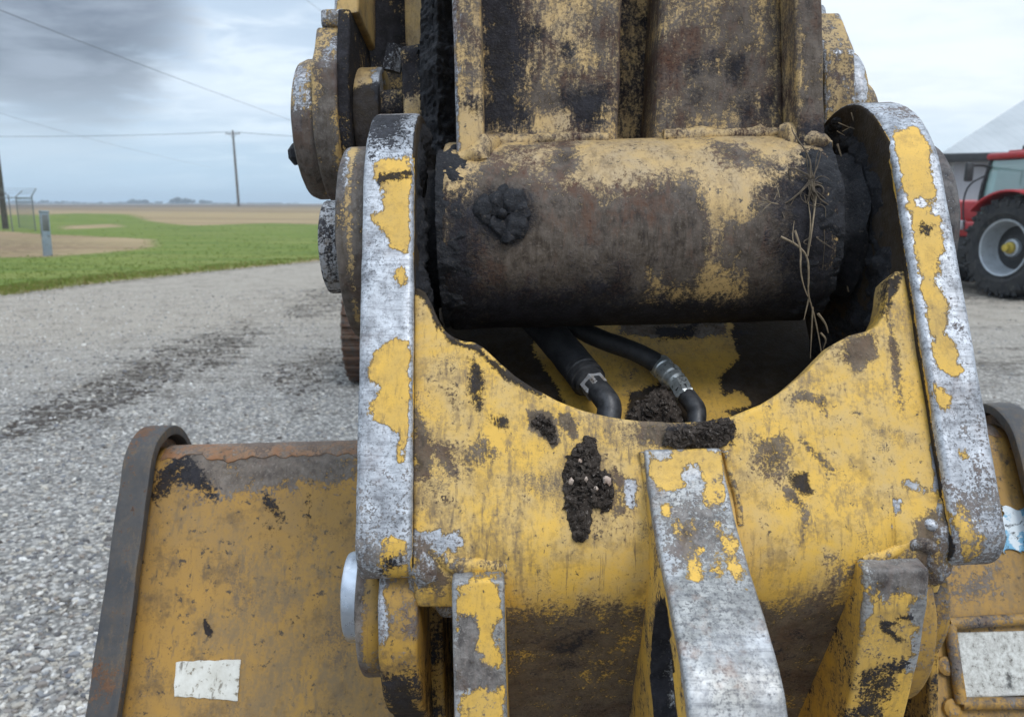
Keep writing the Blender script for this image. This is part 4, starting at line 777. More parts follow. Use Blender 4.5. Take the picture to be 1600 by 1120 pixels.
# ================================================================== bucket
OB = at(900, 722, 1.20); B = Frame(OB, (-.030, 1, .36))
bucket = empty('bucket', (float(OB[0]), float(OB[1])+.45, 0), 'wide dull yellow excavator bucket with a rusty rolled top edge and dark side strips', 'bucket')
RB = .056
def bpath(l, off=0.0):
    """l = 0 at the foot of the rolled edge, positive down the back, negative over the roll"""
    l = np.asarray(l, float); v = -l.copy(); w = np.zeros_like(l)-off
    up = l < 0; ph = np.minimum(-l/RB, 3.0); R2 = RB+off
    v = np.where(up, R2*np.sin(ph), v); w = np.where(up, RB-R2*np.cos(ph), w)
    L0 = .62; R3 = .62; dn = l > L0; p2 = (l-L0)/R3; R4 = R3+off
    v = np.where(dn, -L0-R4*np.sin(p2), v); w = np.where(dn, R3-R4*np.cos(p2), w); return v, w
bl0, bl1 = B.on(166, 930, -.03)[0], B.on(207, 930, -.03)[0]; br0 = B.on(1592, 700, -.03)[0]; br1 = br0+(bl1-bl0)
xs = np.linspace(bl1-.012, br0+.012, 190); ls = np.concatenate([np.linspace(-RB*2.7, 0, 24), np.linspace(.008, .62, 74), np.linspace(.64, 1.35, 24)])
v, w = bpath(ls); P = B.O+xs[:, None, None]*B.X+v[None, :, None]*B.V+w[None, :, None]*B.W; UV = np.stack(np.meshgrid(xs, -ls, indexing='ij'), 2)
BM = [('o', [(260, 690), (560, 690), (560, 765), (520, 772), (480, 760), (420, 775), (340, 785), (290, 770), (262, 745)], .52, .030),
      ('g', [(405, 755), (420, 765), (445, 810), (432, 815), (412, 790)], .40, .012), ('g', [(478, 755), (488, 758), (484, 820), (472, 870), (470, 860), (478, 810)], .42, .010), ('g', [(312, 962), (322, 970), (332, 988), (322, 996)], .60, .004), ('g', [(452, 845), (462, 850), (460, 868), (450, 862)], .42, .007), ('g', [(414, 818), (436, 830), (440, 840), (420, 835)], .42, .008), ('g', [(430, 840), (436, 842), (455, 905), (450, 905)], .36, .006), ('g', [(464, 870), (470, 870), (462, 930), (456, 930)], .36, .006),
      ('g', [(290, 700), (345, 760), (340, 790), (280, 760), (215, 800), (205, 880), (198, 880), (230, 760)], .42, .015), ('o', [(1440, 890), (1560, 880), (1560, 940), (1450, 960)], .38, .03), ('g', [(480, 930), (500, 935), (455, 980), (445, 978)], .34, .010), ('g', [(1370, 860), (1470, 860), (1440, 1010), (1380, 1100)], .3, .03)]
def bpost(V, c, gg, oo):
    return c, gg, oo
body = build('back_shell', Geo().add(*sheet(P, UV, .022, -B.W, .004)), M['bucket'], bucket, (.10, .03, .06), BM, angle=50, jitter=.0015, jscale=9)
# rusty tube along the rolled edge
v_, w_ = bpath(np.array([-RB*.95]), .004)
M['rust'] = steel('rusty_steel', (.24, .105, .040), dust=(.30, .22, .15), dust_amt=.7, stain=.7, scratch=.6, speck=.62, rust=1.0, oxide=((.06, .045, .04), (.22, .18, .15)), fine=.6, streak=.2)
xs2 = np.linspace(bl1, br0, 150); llx = np.stack([np.linspace(-RB*2.2, -RB*(.42+.34*mnoise.noise(Vector((x*14, 0, 0)))+.22*mnoise.noise(Vector((x*60, 5, 0)))), 22) for x in xs2]); ll = llx[0]
v, w = bpath(llx.ravel(), .0016); v = v.reshape(llx.shape); w = w.reshape(llx.shape); P = B.O+xs2[:, None, None]*B.X+v[..., None]*B.V+w[..., None]*B.W
build('edge_lip', Geo().add(*sheet(P, np.stack(np.meshgrid(xs2, -ll, indexing='ij'), 2), .0026, B.V, .0006)), M['rust'], bucket, (.15, .02, .42), None, angle=50)
for a, b, side in ((bl0, bl1, -1), (br0, br1, 1)):
    ls3 = np.concatenate([np.linspace(-RB*2.9, 0, 24), np.linspace(.01, .42, 44)]); v, w = bpath(ls3, .034); x3 = np.linspace(a, b, 10)
    P = B.O+x3[:, None, None]*B.X+v[None, :, None]*B.V+w[None, :, None]*B.W; UV = np.stack(np.meshgrid(x3, -ls3, indexing='ij'), 2)
    st = build('side_strip', Geo().add(*sheet(P, UV, .016, -B.W, .004)), M['darksteel'], bucket, (.10, .05, .10), [('o', [(205, 660), (300, 660), (280, 720), (205, 720)], .42, .03), ('o', [(140, 1040), (200, 1040), (200, 1090), (140, 1090)], .40, .03)] if side < 0 else None, angle=40, jitter=.0015, jscale=20)
    # side plate of the bucket, down to the cutting edge
    lsp = np.linspace(-RB*2.6, 1.45, 40); v, w = bpath(lsp, .020); outl = [(a_, b_) for a_, b_ in zip(v, w)]+[(v[-1]+.05, w[-1]+.25), (-.28, .75), (-.05, .35)]
    mid = (a*.35+b*.65) if side < 0 else (a*.65+b*.35)
    sp_ = build('side_wall', Geo().add(*prism(B, np.array(outl), min(mid, mid-.022*side*-1), max(mid, mid-.022*side*-1), .003, .03, ncap=6)), M['rust'], bucket, (.1, .1, .3), None, angle=40)
    # narrower strip that goes on below the chamfered end
    ls4 = np.linspace(.42, .80, 24); v, w = bpath(ls4, .012); x4 = np.linspace(a+.018, b-.004, 6) if side < 0 else np.linspace(a+.004, b-.018, 6)
    P = B.O+x4[:, None, None]*B.X+v[None, :, None]*B.V+w[None, :, None]*B.W; build('lower_strip', Geo().add(*sheet(P, None, .02, -B.W, .003)), M['rust'], bucket, (.1, .05, .3), None, angle=40)
def bsheet(name, pts, off, thick, mat, n=40, base=None, ragged=0.0, parent=None, marks=None):
    c = np.array([B.on(px, py, 0) for px, py in pts]); s = np.linspace(0, 1, n)[:, None, None]; t = np.linspace(0, 1, n)[None, :, None]
    xv = (1-s)*(1-t)*c[0]+s*(1-t)*c[1]+s*t*c[2]+(1-s)*t*c[3]
    if ragged:
        e = np.minimum(np.minimum(s, 1-s), np.minimum(t, 1-t))[..., 0] < .02
        for i, j in zip(*np.nonzero(e)): xv[i, j] += np.array(mnoise.noise_vector(Vector((xv[i, j][0]*90, xv[i, j][1]*90, 1))))[:2]*ragged
    P = B.O+xv[..., :1]*B.X+xv[..., 1:]*B.V-B.W*off; return build(name, Geo().add(*sheet(P, xv, thick, -B.W, min(.002, thick*.4))), mat, parent or bucket, base, marks, angle=50)
bsheet('sticker', [(273, 1086), (371, 1094), (376, 1030), (277, 1034)], .0022, .0012, M['label'], ragged=.0016)
bsheet('decal', [(1561, 858), (1680, 872), (1690, 812), (1568, 792)], .0022, .0012, M['decal'], ragged=.012)
pf = bsheet('name_plate', [(1498, 1088), (1680, 1080), (1680, 985), (1486, 990)], .006, .008, M['plateface'])
pf['label'] = 'blank pitted white plate held in a raised frame'
def bar(p, q_, r): return tube([B.A([*B.on(*p_, 0), -.010]) for p_ in (p, ((p[0]+q_[0])/2, (p[1]+q_[1])/2), q_)], r, 8)
geo = Geo()
for p, q_ in (((1478, 975), (1496, 1098)), ((1476, 974), (1690, 962)), ((1496, 1098), (1690, 1096)), ((1690, 962), (1690, 1096))): geo.add(*bar(p, q_, .0085))
build('plate_frame', geo, M['bucket'], bucket, (.12, .22, .45), None, angle=50, jitter=.001)
for px, py in ((1470, 980), (1486, 1106), (1476, 1040)):
    a = B.A([*B.on(px, py, 0), 0]); build('bolt', Geo().add(*tube([a, a-B.W*.007, a-B.W*.010], [.014, .013, .008], 12)), M['bucket'], bucket, (.15, .2, .4), None, angle=30)
# bucket ears on the lower pin
v2 = fv(620, 940, .13)
def bear(x0, x1, R=.10):
    a = np.linspace(math.pi*.5, math.pi*1.45, 20); pr = [(v2+R*math.sin(t), .135+R*math.cos(t)) for t in a]
    pr = pr+[(v2-.20, .33), (v2-.20, .62), (v2+.08, .62), (v2+.10, .2)]
    return build('ear', Geo().add(*prism(F, np.array(pr), x0, x1, .004, .008, front=lambda V: V[:, 2] < .3, ncap=10)), M['under'], bucket, (.25, .12, .3), [('c', [(588, 905), (600, 905), (606, 1000), (592, 1000)], .8), ('g', [(590, 1040), (670, 1030), (690, 1130), (600, 1130)], .5, .02)] if x0 < 0 else None, angle=40, jitter=.0008)
eL = bear(fx(594, 960, .05), fx(655, 960, .05)); eR = bear(fx(1392, 930, .05), fx(1449, 930, .05))
r0 = fx(552, 965, .067); turned('pin_collar', F, (v2, .135), cyl_prof(r0, fx(594, 960, .08)+.002, .068, .004, .005), M['under'], eL, (.2, .12, .35), [('o', [(545, 880), (572, 880), (572, 1060), (545, 1060)], .85, .008), ('k', [(575, 890), (590, 890), (590, 1000), (575, 1000)], .9, .005)])
turned('pin', F, (v2+.006, .135), cyl_prof(fx(530, 925, .092), r0+.002, .043, .004, .005), M['bright'], eL, None)
turned('pin_collar', F, (v2, .135), cyl_prof(fx(1449, 930, .08)-.002, fx(1462, 930, .10), .062, .004, .005), M['under'], eR, (.2, .2, .4))

# ================================================================== excavator undercarriage and house, hidden behind the coupler but for one track
def track(name, x0, x1, y0, y1):
    geo = Geo(); R1 = .46; n = 46; cy = [(y0+R1, R1), (y1-R1, R1)]
    pts = []
    for k in range(16): a = math.pi*.5+math.pi*k/15; pts.append((y0+R1+R1*math.cos(a), R1+R1*math.sin(a)))
    for k in range(16): a = -math.pi*.5+math.pi*k/15; pts.append((y1-R1+R1*math.cos(a), R1+R1*math.sin(a)))
    L = resample(np.array(pts), .19)
    for a, b in zip(L, np.roll(L, -1, 0)):
        mdl = (a+b)/2; ang = math.atan2(b[1]-a[1], b[0]-a[0]); Mx = Matrix.Translation((0, mdl[0], mdl[1]+.03)) @ Matrix.Rotation(ang, 4, 'X')
        geo.add(*box((x0, -.085, -.03), (x1, .085, .012), .008, Mx, 1)); geo.add(*box((x0, -.015, -.06), (x1, .015, -.02), .004, Mx, 1))
    t = build(name, geo, M['darksteel'], exc, (.1, .3, .5), None, angle=30)
    build('track_frame', Geo().add(*box((x0+.15, y0+.4, .25), (x1-.15, y1-.4, .75), .05)), M['rear'], t, (.1, .4, .3), None)
    for yy in (y0+R1, y1-R1): build('sprocket', Geo().add(*tube([(x0+.12, yy, R1+.03), (x1-.12, yy, R1+.03)], R1-.07, 32)), M['rear'], t, (.1, .5, .3), None)

tx = ground(541, 605)
track('track', float(tx[0]), float(tx[0])+.62, float(tx[1])-.1, float(tx[1])+3.9); track('track', 1.32, 1.94, float(tx[1])-.1, float(tx[1])+3.9)
build('house', Geo().add(*box((-.95, 7.6, 1.0), (1.35, 11.0, 2.05), .12)).add(*box((-.3, 7.2, .75), (.8, 10.4, 1.02), .05)), M['rear'], exc, (.1, .2, .3), None)
cabp = build('cab', Geo().add(*box((-.55, 7.45, 1.95), (.25, 9.0, 2.46), .1)), M['rear'], exc, (.1, .2, .3), None)
def m_glass():
    m, g, b = mat_new('dark_glass'); setin(g, b, Base_Color=(.03, .045, .05), Roughness=.08, Specular_IOR_Level=.6); return m
M['glass'] = m_glass()
build('window', Geo().add(*box((-.45, 7.43, 2.05), (.15, 7.47, 2.52), .01)), M['glass'], cabp)
build('boom', Geo().add(*tube([K.A([0.06, vr+1.0, stick_w+.35]), (.30, 4.2, 3.7), (.35, 6.0, 3.6), (.35, 7.7, 1.7)], [.20, .26, .30, .26], 4)), M['rear'], exc, (.1, .2, .3), None, angle=30)

# ================================================================== tractor
M['red'] = plain('red_tractor_paint', (.40, .018, .020), (.30, .016, .018), 6, .35, 0, .05, .002, .5, c3=(.20, .05, .04), s3=20, t3=.62)
M['tyre'] = plain('tyre_rubber', (.022, .023, .026), (.048, .047, .046), 6, .85, 0, .4, .006, .25, c3=(.10, .09, .08), s3=14, t3=.60)
M['rim'] = plain('silver_rim', (.42, .46, .50), (.32, .35, .38), 8, .42, .35, .1, .002, c3=(.20, .18, .16), s3=14, t3=.62)
M['hub'] = plain('yellow_hub', (.50, .37, .05), (.36, .27, .05), 20, .5)
M['black'] = plain('black_plastic', (.018, .019, .021), (.04, .04, .042), 12, .55)
M['lamp'] = plain('lamp_lens', (.62, .64, .66), (.5, .52, .55), 20, .2)
M['blue'] = plain('blue_coupling', (.03, .06, .30), (.03, .05, .2), 20, .4)
def m_cabglass():
    m, g, b = mat_new('tinted_cab_glass'); nt_ = g.nt
    gl = g.n('ShaderNodeBsdfGlossy', {'Color': (.9, .95, .95), 'Roughness': .04}).outputs[0]; tr = g.n('ShaderNodeBsdfTransparent', {0: (.50, .70, .68)}).outputs[0]
    fr_ = g.n('ShaderNodeFresnel', {0: 1.5}).outputs[0]; df = g.n('ShaderNodeBsdfDiffuse', {0: (.42, .62, .60)}).outputs[0]  # teal diffuse stands in for reflection on the panes
    mx = g.n('ShaderNodeMixShader', {0: .5, 1: tr, 2: df}).outputs[0]
    mx = g.n('ShaderNodeMixShader', {0: g.m('MULTIPLY', fr_, 2.5, True), 1: mx, 2: gl}).outputs[0]
    nt_.links.new(mx, nt_.nodes['Material Output'].inputs[0]); return m
M['cabglass'] = m_cabglass()
TP = ground(1596, 468); HD = R_(15)                       # rear left wheel stands here; heading, turned to the left of straight ahead
TM = Matrix.Translation((float(TP[0])+.95*math.cos(HD), float(TP[1])+.35+.95*math.sin(HD), 0.0)) @ Matrix.Rotation(HD, 4, 'Z')
tractor = empty('tractor', tuple(TM.translation), 'red tractor with a glazed cab standing on the gravel before the grey shed', 'tractor')
tractor.rotation_euler = (0, 0, 0)
def tb(geo): # tractor space to world
    for i in range(len(geo.v)): geo.v[i] = geo.v[i]@np.array(TM.to_3x3()).T+np.array(TM.translation)
    return geo
def tpart(name, geo, mat, parent=None, **k): return build(name, tb(geo), M[mat], parent or tractor, **k)
def ring(prof, c, seg=56):     # turned about the tractor's cross axis
    a = np.linspace(0, 2*math.pi, seg, endpoint=False); V = [np.column_stack([np.full(seg, c[0]+x), c[1]+r*np.cos(a), c[2]+r*np.sin(a)]) for x, r in prof]; Fc = []; n = seg
    for i in range(len(prof)):
        i2 = (i+1) % len(prof)
        for j in range(n): k = (j+1) % n; Fc.append((i*n+j, i*n+k, i2*n+k, i2*n+j))
    return np.concatenate(V), Fc
def wheel(c, R, Wd, rim, sgn):
    w_ = tpart('wheel', Geo().add(*ring([(-Wd*.42, rim*1.02), (-Wd*.52, rim*1.25), (-Wd*.5, R*.90), (-Wd*.40, R*.955), (0, R*.965), (Wd*.40, R*.955), (Wd*.5, R*.90), (Wd*.52, rim*1.25), (Wd*.42, rim*1.02)], c)), 'tyre', angle=30)
    geo = Geo(); n = 22
    for k in range(n):
        for s_ in (-1, 1):
            a = 2*math.pi*(k+(.5 if s_ > 0 else 0))/n; Mx = Matrix.Translation(c) @ Matrix.Rotation(a, 4, 'X') @ Matrix.Translation((s_*Wd*.27, 0, R*.965)) @ Matrix.Rotation(s_*R_(38), 4, 'Z')
            geo.add(*box((-Wd*.30, -.030, -.05), (Wd*.30, .030, .035), .01, Mx, 1))
            Mx = Matrix.Translation(c) @ Matrix.Rotation(a+s_*.0, 4, 'X') @ Matrix.Translation((s_*Wd*.50, 0, R*.90)); geo.add(*box((-.025, -.028, -.07), (.025, .028, .05), .008, Mx, 1))
    tpart('tread_lugs', geo, 'tyre', w_, angle=30)
    o = sgn*Wd*.5
    r_ = tpart('rim', Geo().add(*ring([(sgn*Wd*.46, rim*1.05), (sgn*Wd*.50, rim*1.03), (sgn*Wd*.48, rim*.97), (sgn*Wd*.30, rim*.92), (sgn*Wd*.02, rim*.86), (-sgn*Wd*.05, rim*.80), (-sgn*Wd*.10, rim*.80), (-sgn*Wd*.05, rim*1.0), (sgn*Wd*.3, rim*1.0)], c)), 'rim', w_, angle=35)
    tpart('wheel_disc', Geo().add(*ring([(-sgn*Wd*.06, rim*.81), (-sgn*Wd*.02, rim*.60), (sgn*Wd*.06, rim*.45), (sgn*Wd*.06, rim*.05), (-sgn*Wd*.1, rim*.05), (-sgn*Wd*.12, rim*.8)], c)), 'black', w_, angle=30); tpart('hub_flange', Geo().add(*ring([(sgn*Wd*.05, rim*.34), (sgn*Wd*.17, rim*.32), (sgn*Wd*.20, rim*.24), (sgn*Wd*.04, rim*.10)], c, 24)), 'rim', w_, angle=30)
    tpart('hub', Geo().add(*ring([(sgn*Wd*.10, rim*.22), (sgn*Wd*.26, rim*.21), (sgn*Wd*.30, rim*.15), (sgn*Wd*.42, rim*.13), (sgn*Wd*.44, .01), (sgn*Wd*.04, .01)], c, 24)), 'hub', w_, angle=30); return w_
RR_, FR_ = .88, .70
wheel((-.95, 0, RR_), RR_, .56, .48, -1); wheel((.95, 0, RR_), RR_, .56, .48, 1); wheel((-.92, 2.75, FR_), FR_, .46, .38, -1); wheel((.92, 2.75, FR_), FR_, .46, .38, 1)
def arch(c, R, x0, x1, a0, a1, th=.04, n=22):
    a = np.radians(np.linspace(a0, a1, n)); xg = np.linspace(x0, x1, 5); P = np.stack([np.stack([np.full(n, x), c[1]+(R-.10*abs(x-x0)/(abs(x1-x0)+1e-9)*(.3))*np.cos(a), c[2]+R*np.sin(a)], 1) for x in xg])
    return sheet(P, None, th, (0, 0, 1), .012)
for s_ in (-1, 1): tpart('fender', Geo().add(*arch((0, 0, RR_), RR_+.13, s_*1.26, s_*.58, 40, 150)), 'red', angle=40)
for s_ in (-1, 1): tpart('front_fender', Geo().add(*arch((0, 2.75, FR_), FR_+.08, s_*1.16, s_*.72, 40, 140)), 'black', angle=40)
hd = tpart('hood', Geo().add(*box((-.40, 1.25, 1.05), (.40, 3.55, 1.72), .12)).add(*box((-.36, 3.3, .85), (.36, 3.75, 1.55), .14)), 'red', angle=40)
tpart('side_grille', Geo().add(*box((-.412, 1.9, 1.12), (-.39, 3.2, 1.45), .006)), 'black', hd); tpart('headlight', Geo().add(*box((-.425, 3.35, 1.35), (-.3, 3.76, 1.5), .02)), 'lamp', hd)
tpart('chassis', Geo().add(*box((-.30, -.5, .55), (.30, 3.4, 1.05), .05)).add(*box((-.75, 1.0, .45), (-.32, 1.9, 1.05), .06)).add(*box((.32, 1.0, .45), (.75, 1.9, 1.05), .06)).add(*box((-.9, 2.6, .6), (.9, 2.9, .8), .04)), 'black')
tpart('battery_box', Geo().add(*box((-.82, 1.05, 1.02), (-.45, 1.75, 1.30), .05)), 'red')
cb_ = tpart('cab_frame', Geo().add(*tube([(-.72, .98, 1.05), (-.76, 1.10, 1.7), (-.70, .95, 2.46)], .035, 8, 2)).add(*tube([(-.74, .12, 1.5), (-.74, .10, 2.1), (-.70, .12, 2.46)], .035, 8)).add(*tube([(-.70, -.62, 1.45), (-.68, -.55, 2.46)], .035, 8)).add(*tube([(.72, .98, 1.05), (.76, 1.10, 1.7), (.70, .95, 2.46)], .035, 8, 2)).add(*tube([(.70, -.62, 1.45), (.68, -.55, 2.46)], .035, 8)).add(*box((-.72, -.62, .95), (.72, 1.0, 1.12), .03)), 'black', angle=40)
for nm, q_ in (('side_window', [(-.755, 1.06, 1.14), (-.755, .12, 1.14), (-.705, .12, 2.42), (-.705, .95, 2.42)]), ('side_window', [(-.745, .10, 1.5), (-.715, -.58, 1.5), (-.69, -.53, 2.42), (-.705, .10, 2.42)]), ('side_window', [(.755, 1.06, 1.14), (.755, -.58, 1.5), (.69, -.53, 2.42), (.705, .95, 2.42)]), ('windscreen', [(-.72, 1.09, 1.6), (.72, 1.09, 1.6), (.68, .96, 2.42), (-.68, .96, 2.42)]), ('rear_window', [(-.68, -.61, 1.5), (.68, -.61, 1.5), (.66, -.55, 2.42), (-.66, -.55, 2.42)])):
    q_ = np.array(q_, float); s = np.linspace(0, 1, 6)[:, None, None]; t = np.linspace(0, 1, 6)[None, :, None]; P = (1-s)*(1-t)*q_[0]+s*(1-t)*q_[1]+s*t*q_[2]+(1-s)*t*q_[3]
    tpart(nm, Geo().add(*sheet(P, None, .008, P.mean((0, 1))-np.array([0, .2, 1.9]), .002)), 'cabglass', cb_)
tpart('roof', Geo().add(*box((-.78, -.80, 2.44), (.78, 1.02, 2.56), .05)).add(*box((-.62, -.5, 2.55), (.62, .7, 2.60), .02)), 'red', angle=40)
tpart('seat', Geo().add(*box((-.26, -.25, 1.25), (.26, .25, 1.45), .06)).add(*box((-.26, -.32, 1.42), (.26, -.18, 2.1), .06)), 'black')
tpart('dashboard', Geo().add(*box((-.22, .68, 1.1), (.22, .98, 1.78), .06)).add(*tube([(0, .62, 1.6), (0, .45, 1.82)], .03, 8)).add(*ring([(-.01, .20), (.01, .20), (.01, .17), (-.01, .17)], (0, .45, 1.82), 20)), 'black')
mr = tpart('mirror', Geo().add(*tube([(-.70, .95, 2.30), (-.98, .86, 2.34), (-1.30, .80, 2.34)], .028, 8)), 'black'); tpart('mirror_head', Geo().add(*box((-1.44, .74, 2.04), (-1.28, .82, 2.38), .03)), 'black', mr)
tpart('handrail', Geo().add(*tube([(-.80, 1.25, 1.05), (-.86, 1.35, 1.6), (-.84, 1.30, 2.0), (-.76, 1.02, 2.15)], .016, 8, 2)), 'black')
tpart('exhaust', Geo().add(*tube([(.5, 1.35, 1.5), (.5, 1.35, 2.75)], .06, 12)), 'black')
for s_ in (-1, 1): tpart('marker_lamp', Geo().add(*box((s_*.84-.07, 1.30, 1.15), (s_*.84+.07, 1.36, 1.33), .02)), 'lamp')
tpart('steps', Geo().add(*box((-.98, 1.0, .45), (-.74, 1.35, .50), .01)).add(*box((-.98, 1.0, .78), (-.74, 1.35, .83), .01)).add(*box((-.99, 1.0, .45), (-.95, 1.04, 1.1), .01)), 'black')
tpart('coupling', Geo().add(*tube([(-.62, 1.9, .95), (-.75, 1.95, .90)], .06, 10)), 'blue')

# ================================================================== grey shed
def m_shed(name, c1, c2, ax):
    m, g, b = mat_new(name); co = g.n('ShaderNodeTexCoord').outputs['Object']; sx_ = g.n('ShaderNodeSeparateXYZ', {0: co}).outputs[ax]
    wv = g.m('PINGPONG', sx_, .15); n = g.noise(co, .6, 5, .6); col = g.mix(g.rg(n, .35, .65), c1, c2); col = g.mix(g.rg(wv, .0, .02, .12, 0), col, (.12, .12, .13))
    setin(g, b, Base_Color=col, Roughness=.55, Metallic=.1, Normal=g.n('ShaderNodeBump', {'Strength': .5, 'Distance': .02, 'Height': g.rg(wv, 0, .03)}).outputs[0]); return m
M['shedroof'] = m_shed('shed_roof_metal', (.40, .42, .43), (.33, .35, .36), 0); M['shedwall'] = m_shed('shed_wall_metal', (.36, .355, .385), (.30, .30, .33), 0)
SD = 30.0; e0 = at(1470, 240, SD); ez = float(e0[2]); x0, y0 = float(e0[0]), float(e0[1]); SW, SL = 30.0, 17.0
SHM = Matrix.Translation((x0, y0, 0)) @ Matrix.Rotation(R_(-25), 4, 'Z') @ Matrix.Translation((-x0, -y0, 0)); SHR = np.array(SHM.to_3x3()); SHT = np.array(SHM.translation)
class SG(Geo):
    def add(s, V, F, uv=None): return Geo.add(s, np.asarray(V, float)@SHR.T+SHT, F, uv)
shed = empty('shed', tuple(np.array([x0+SW/2, y0+SL/2, 0])@SHR.T+SHT), 'long grey metal shed with a hipped roof behind the red tractor', 'shed')
build('wall', SG().add(*box((x0+.55, y0+.5, -.1), (x0+SW-.5, y0+SL-.5, ez-.12), 0)), M['shedwall'], shed)
rz = ez+4.2; V = [(x0, y0, ez), (x0+SW, y0, ez), (x0+SW, y0+SL, ez), (x0, y0+SL, ez), (x0+5.6, y0+SL/2, rz), (x0+SW-5.6, y0+SL/2, rz)]; V += [(a, b, c-.10) for a, b, c in V[:4]]
rf = build('roof', SG().add(V, [(0, 1, 5, 4), (1, 2, 5), (2, 3, 4, 5), (3, 0, 4), (0, 6, 7, 1), (1, 7, 8, 2), (2, 8, 9, 3), (3, 9, 6, 0), (6, 9, 8, 7)]), M['shedroof'], shed, angle=10)
build('fascia', SG().add(*box((x0-.02, y0-.08, ez-.34), (x0+SW, y0-.003, ez-.02), .01)).add(*box((x0-.08, y0-.08, ez-.34), (x0-.022, y0+SL, ez-.02), .01)), M['black'], rf)
vy = 3.2; vl = 4.2
for dx in (0.0, 9.0, 18.0):
    vx, vd, rz_at = x0+vl+dx, y0+vy, ez+4.2*vy/(SL/2)
    vt = build('roof_vent', SG().add(*tube([(vx, vd, rz_at-.15), (vx, vd, rz_at+.30)], .15, 14)).add(*tube([(vx, vd, rz_at+.30), (vx, vd, rz_at+.36), (vx, vd, rz_at+.42)], [.25, .25, .12], 14)), M['shedroof'], rf)
    if dx == 0: build('vent_flashing', SG().add(*tube([(vx, vd-.05, rz_at-.10), (vx, vd-.03, rz_at+.06)], [.27, .17], 14)), M['red'], rf)
# ================================================================== poles, wires, fence, post, far trees
M['wood'] = plain('weathered_pole_wood', (.105, .095, .085), (.17, .155, .14), 8, .85); M['creosote'] = plain('dark_pole_wood', (.030, .026, .022), (.075, .066, .045), 5, .85)
M['galv'] = plain('galvanised_tube', (.11, .12, .12), (.18, .19, .185), 8, .5, .3); M['wire'] = plain('power_wire', (.10, .11, .13), (.13, .14, .16), 8, .6)
def pole(name, base, top, r0, r1, mat, label, arms=True):
    p = empty(name, tuple(base), label, 'utility pole', None); b, t = np.array(base, float), np.array(top, float)
    build('shaft', Geo().add(*tube([b-[0, 0, .3], b+(t-b)*.5, t], [r0, (r0+r1)/2, r1], 14)), M[mat], p)
    if arms:
        a = b+(t-b)*.955; build('crossarm', Geo().add(*box(a+[-1.25, -.16, -.07], a+[1.25, -.05, .07], .01)), M[mat], p)
        for dx in (-1.1, -.45, .45, 1.1): build('insulator', Geo().add(*tube([a+[dx, -.1, .07], a+[dx, -.1, .16], a+[dx, -.1, .30]], [.03, .075, .05], 8)), M['galv'], p)
        build('brace', Geo().add(*tube([a+[-.7, -.1, -.05], b+(t-b)*.89+[0, -.1, 0], a+[.7, -.1, -.05]], .03, 6)), M['galv'], p)
    return p
Yp = 132.0; bp_ = at(373, 321, Yp); bp_[2] = gz(bp_[0], bp_[1]); tp_ = at(365, 206, Yp); tp_ = np.array([bp_[0]-.15, bp_[1], tp_[2]])
pole('utility_pole', bp_, tp_, .24, .16, 'wood', 'slim utility pole with a short crossarm standing alone at the far edge of the field')
b2 = ground(9, 358); t2_ = b2+np.array([.05, .0, 10.5]); pole('utility_pole', b2, t2_, .19, .14, 'creosote', 'dark wooden pole beside the fenced corner at the left edge', arms=False)
def wire(pts, r, label, name='power_wire'):
    pts = np.array(pts, float); t = np.linspace(0, 1, 40)[:, None]; c = pts[0]*(1-t)**2+2*pts[1]*t*(1-t)+pts[2]*t*t
    o = build(name, Geo().add(*tube(c, r, 5)), M['wire']); tag(o, label, 'wire', 'overhead wires')
arm = bp_+(tp_-bp_)*.955
wire([at(-120, 213, 118), at(150, 216, 126), arm+[-.45, -.1, .3]], .036, 'nearly level wire running from the left edge to the lone field pole')
wire([arm+[.45, -.1, .3], at(480, 218, 150), at(760, 222, 190)], .042, 'wire running on from the lone field pole behind the machine')
wire([at(-60, -8, 24), at(180, 90, 42), at(520, 212, 110)], .015, 'wire slanting down from the dark cloud across the whole sky')
wire([at(-60, 158, 60), at(110, 215, 80), at(330, 262, 140)], .012, 'very faint wire slanting low across the pale cloud')
wire([at(440, -30, 40), at(500, 18, 50), at(560, 60, 70)], .010, 'short stretch of wire above the rear arm at the top edge')
# fence corner
f1, f2 = ground(20, 362), ground(56, 361); f3 = f1+np.array([-4.0, .6, 0]); f4 = f2*np.array([1.13, 1.13, 1])+np.array([-1.1, 0, 0])
fence = empty('chain_link_fence', tuple((f1+f2)/2), 'corner of chain link fence with slanted barbed wire arms beside the dark pole', 'fence'); Hf = 2.1
geo = []
for p, out in ((f1, (-.25, -.3, .45)), (f2, (.42, -.15, .45)), (f3, (-.2, -.4, .45)), (f4, (.45, .1, .45))):
    po = build('post', Geo().add(*tube([p-[0, 0, .1], p+[0, 0, Hf+.05]], .034, 10)), M['galv'], fence); build('barb_arm', Geo().add(*tube([p+[0, 0, Hf-.02], p+[0, 0, Hf-.02]+np.array(out)], .026, 8)), M['galv'], po)
geo = Geo()
for a, b in ((f3, f1), (f1, f2), (f2, f4)): geo.add(*tube([a+[0, 0, Hf-.12], b+[0, 0, Hf-.12]], .026, 8))
build('top_rail', geo, M['galv'], fence)
geo = Geo()
for (a, oa), (b, ob) in (((f3, (-.2, -.4, .45)), (f1, (-.25, -.3, .45))), ((f1, (-.25, -.3, .45)), (f2, (.42, -.15, .45))), ((f2, (.42, -.15, .45)), (f4, (.45, .1, .45)))):
    for k in (.35, .65, .95): geo.add(*tube([a+[0, 0, Hf]+np.array(oa)*k, b+[0, 0, Hf]+np.array(ob)*k], .006, 4))
build('barbed_wire', geo, M['galv'], fence)
geo = Geo()
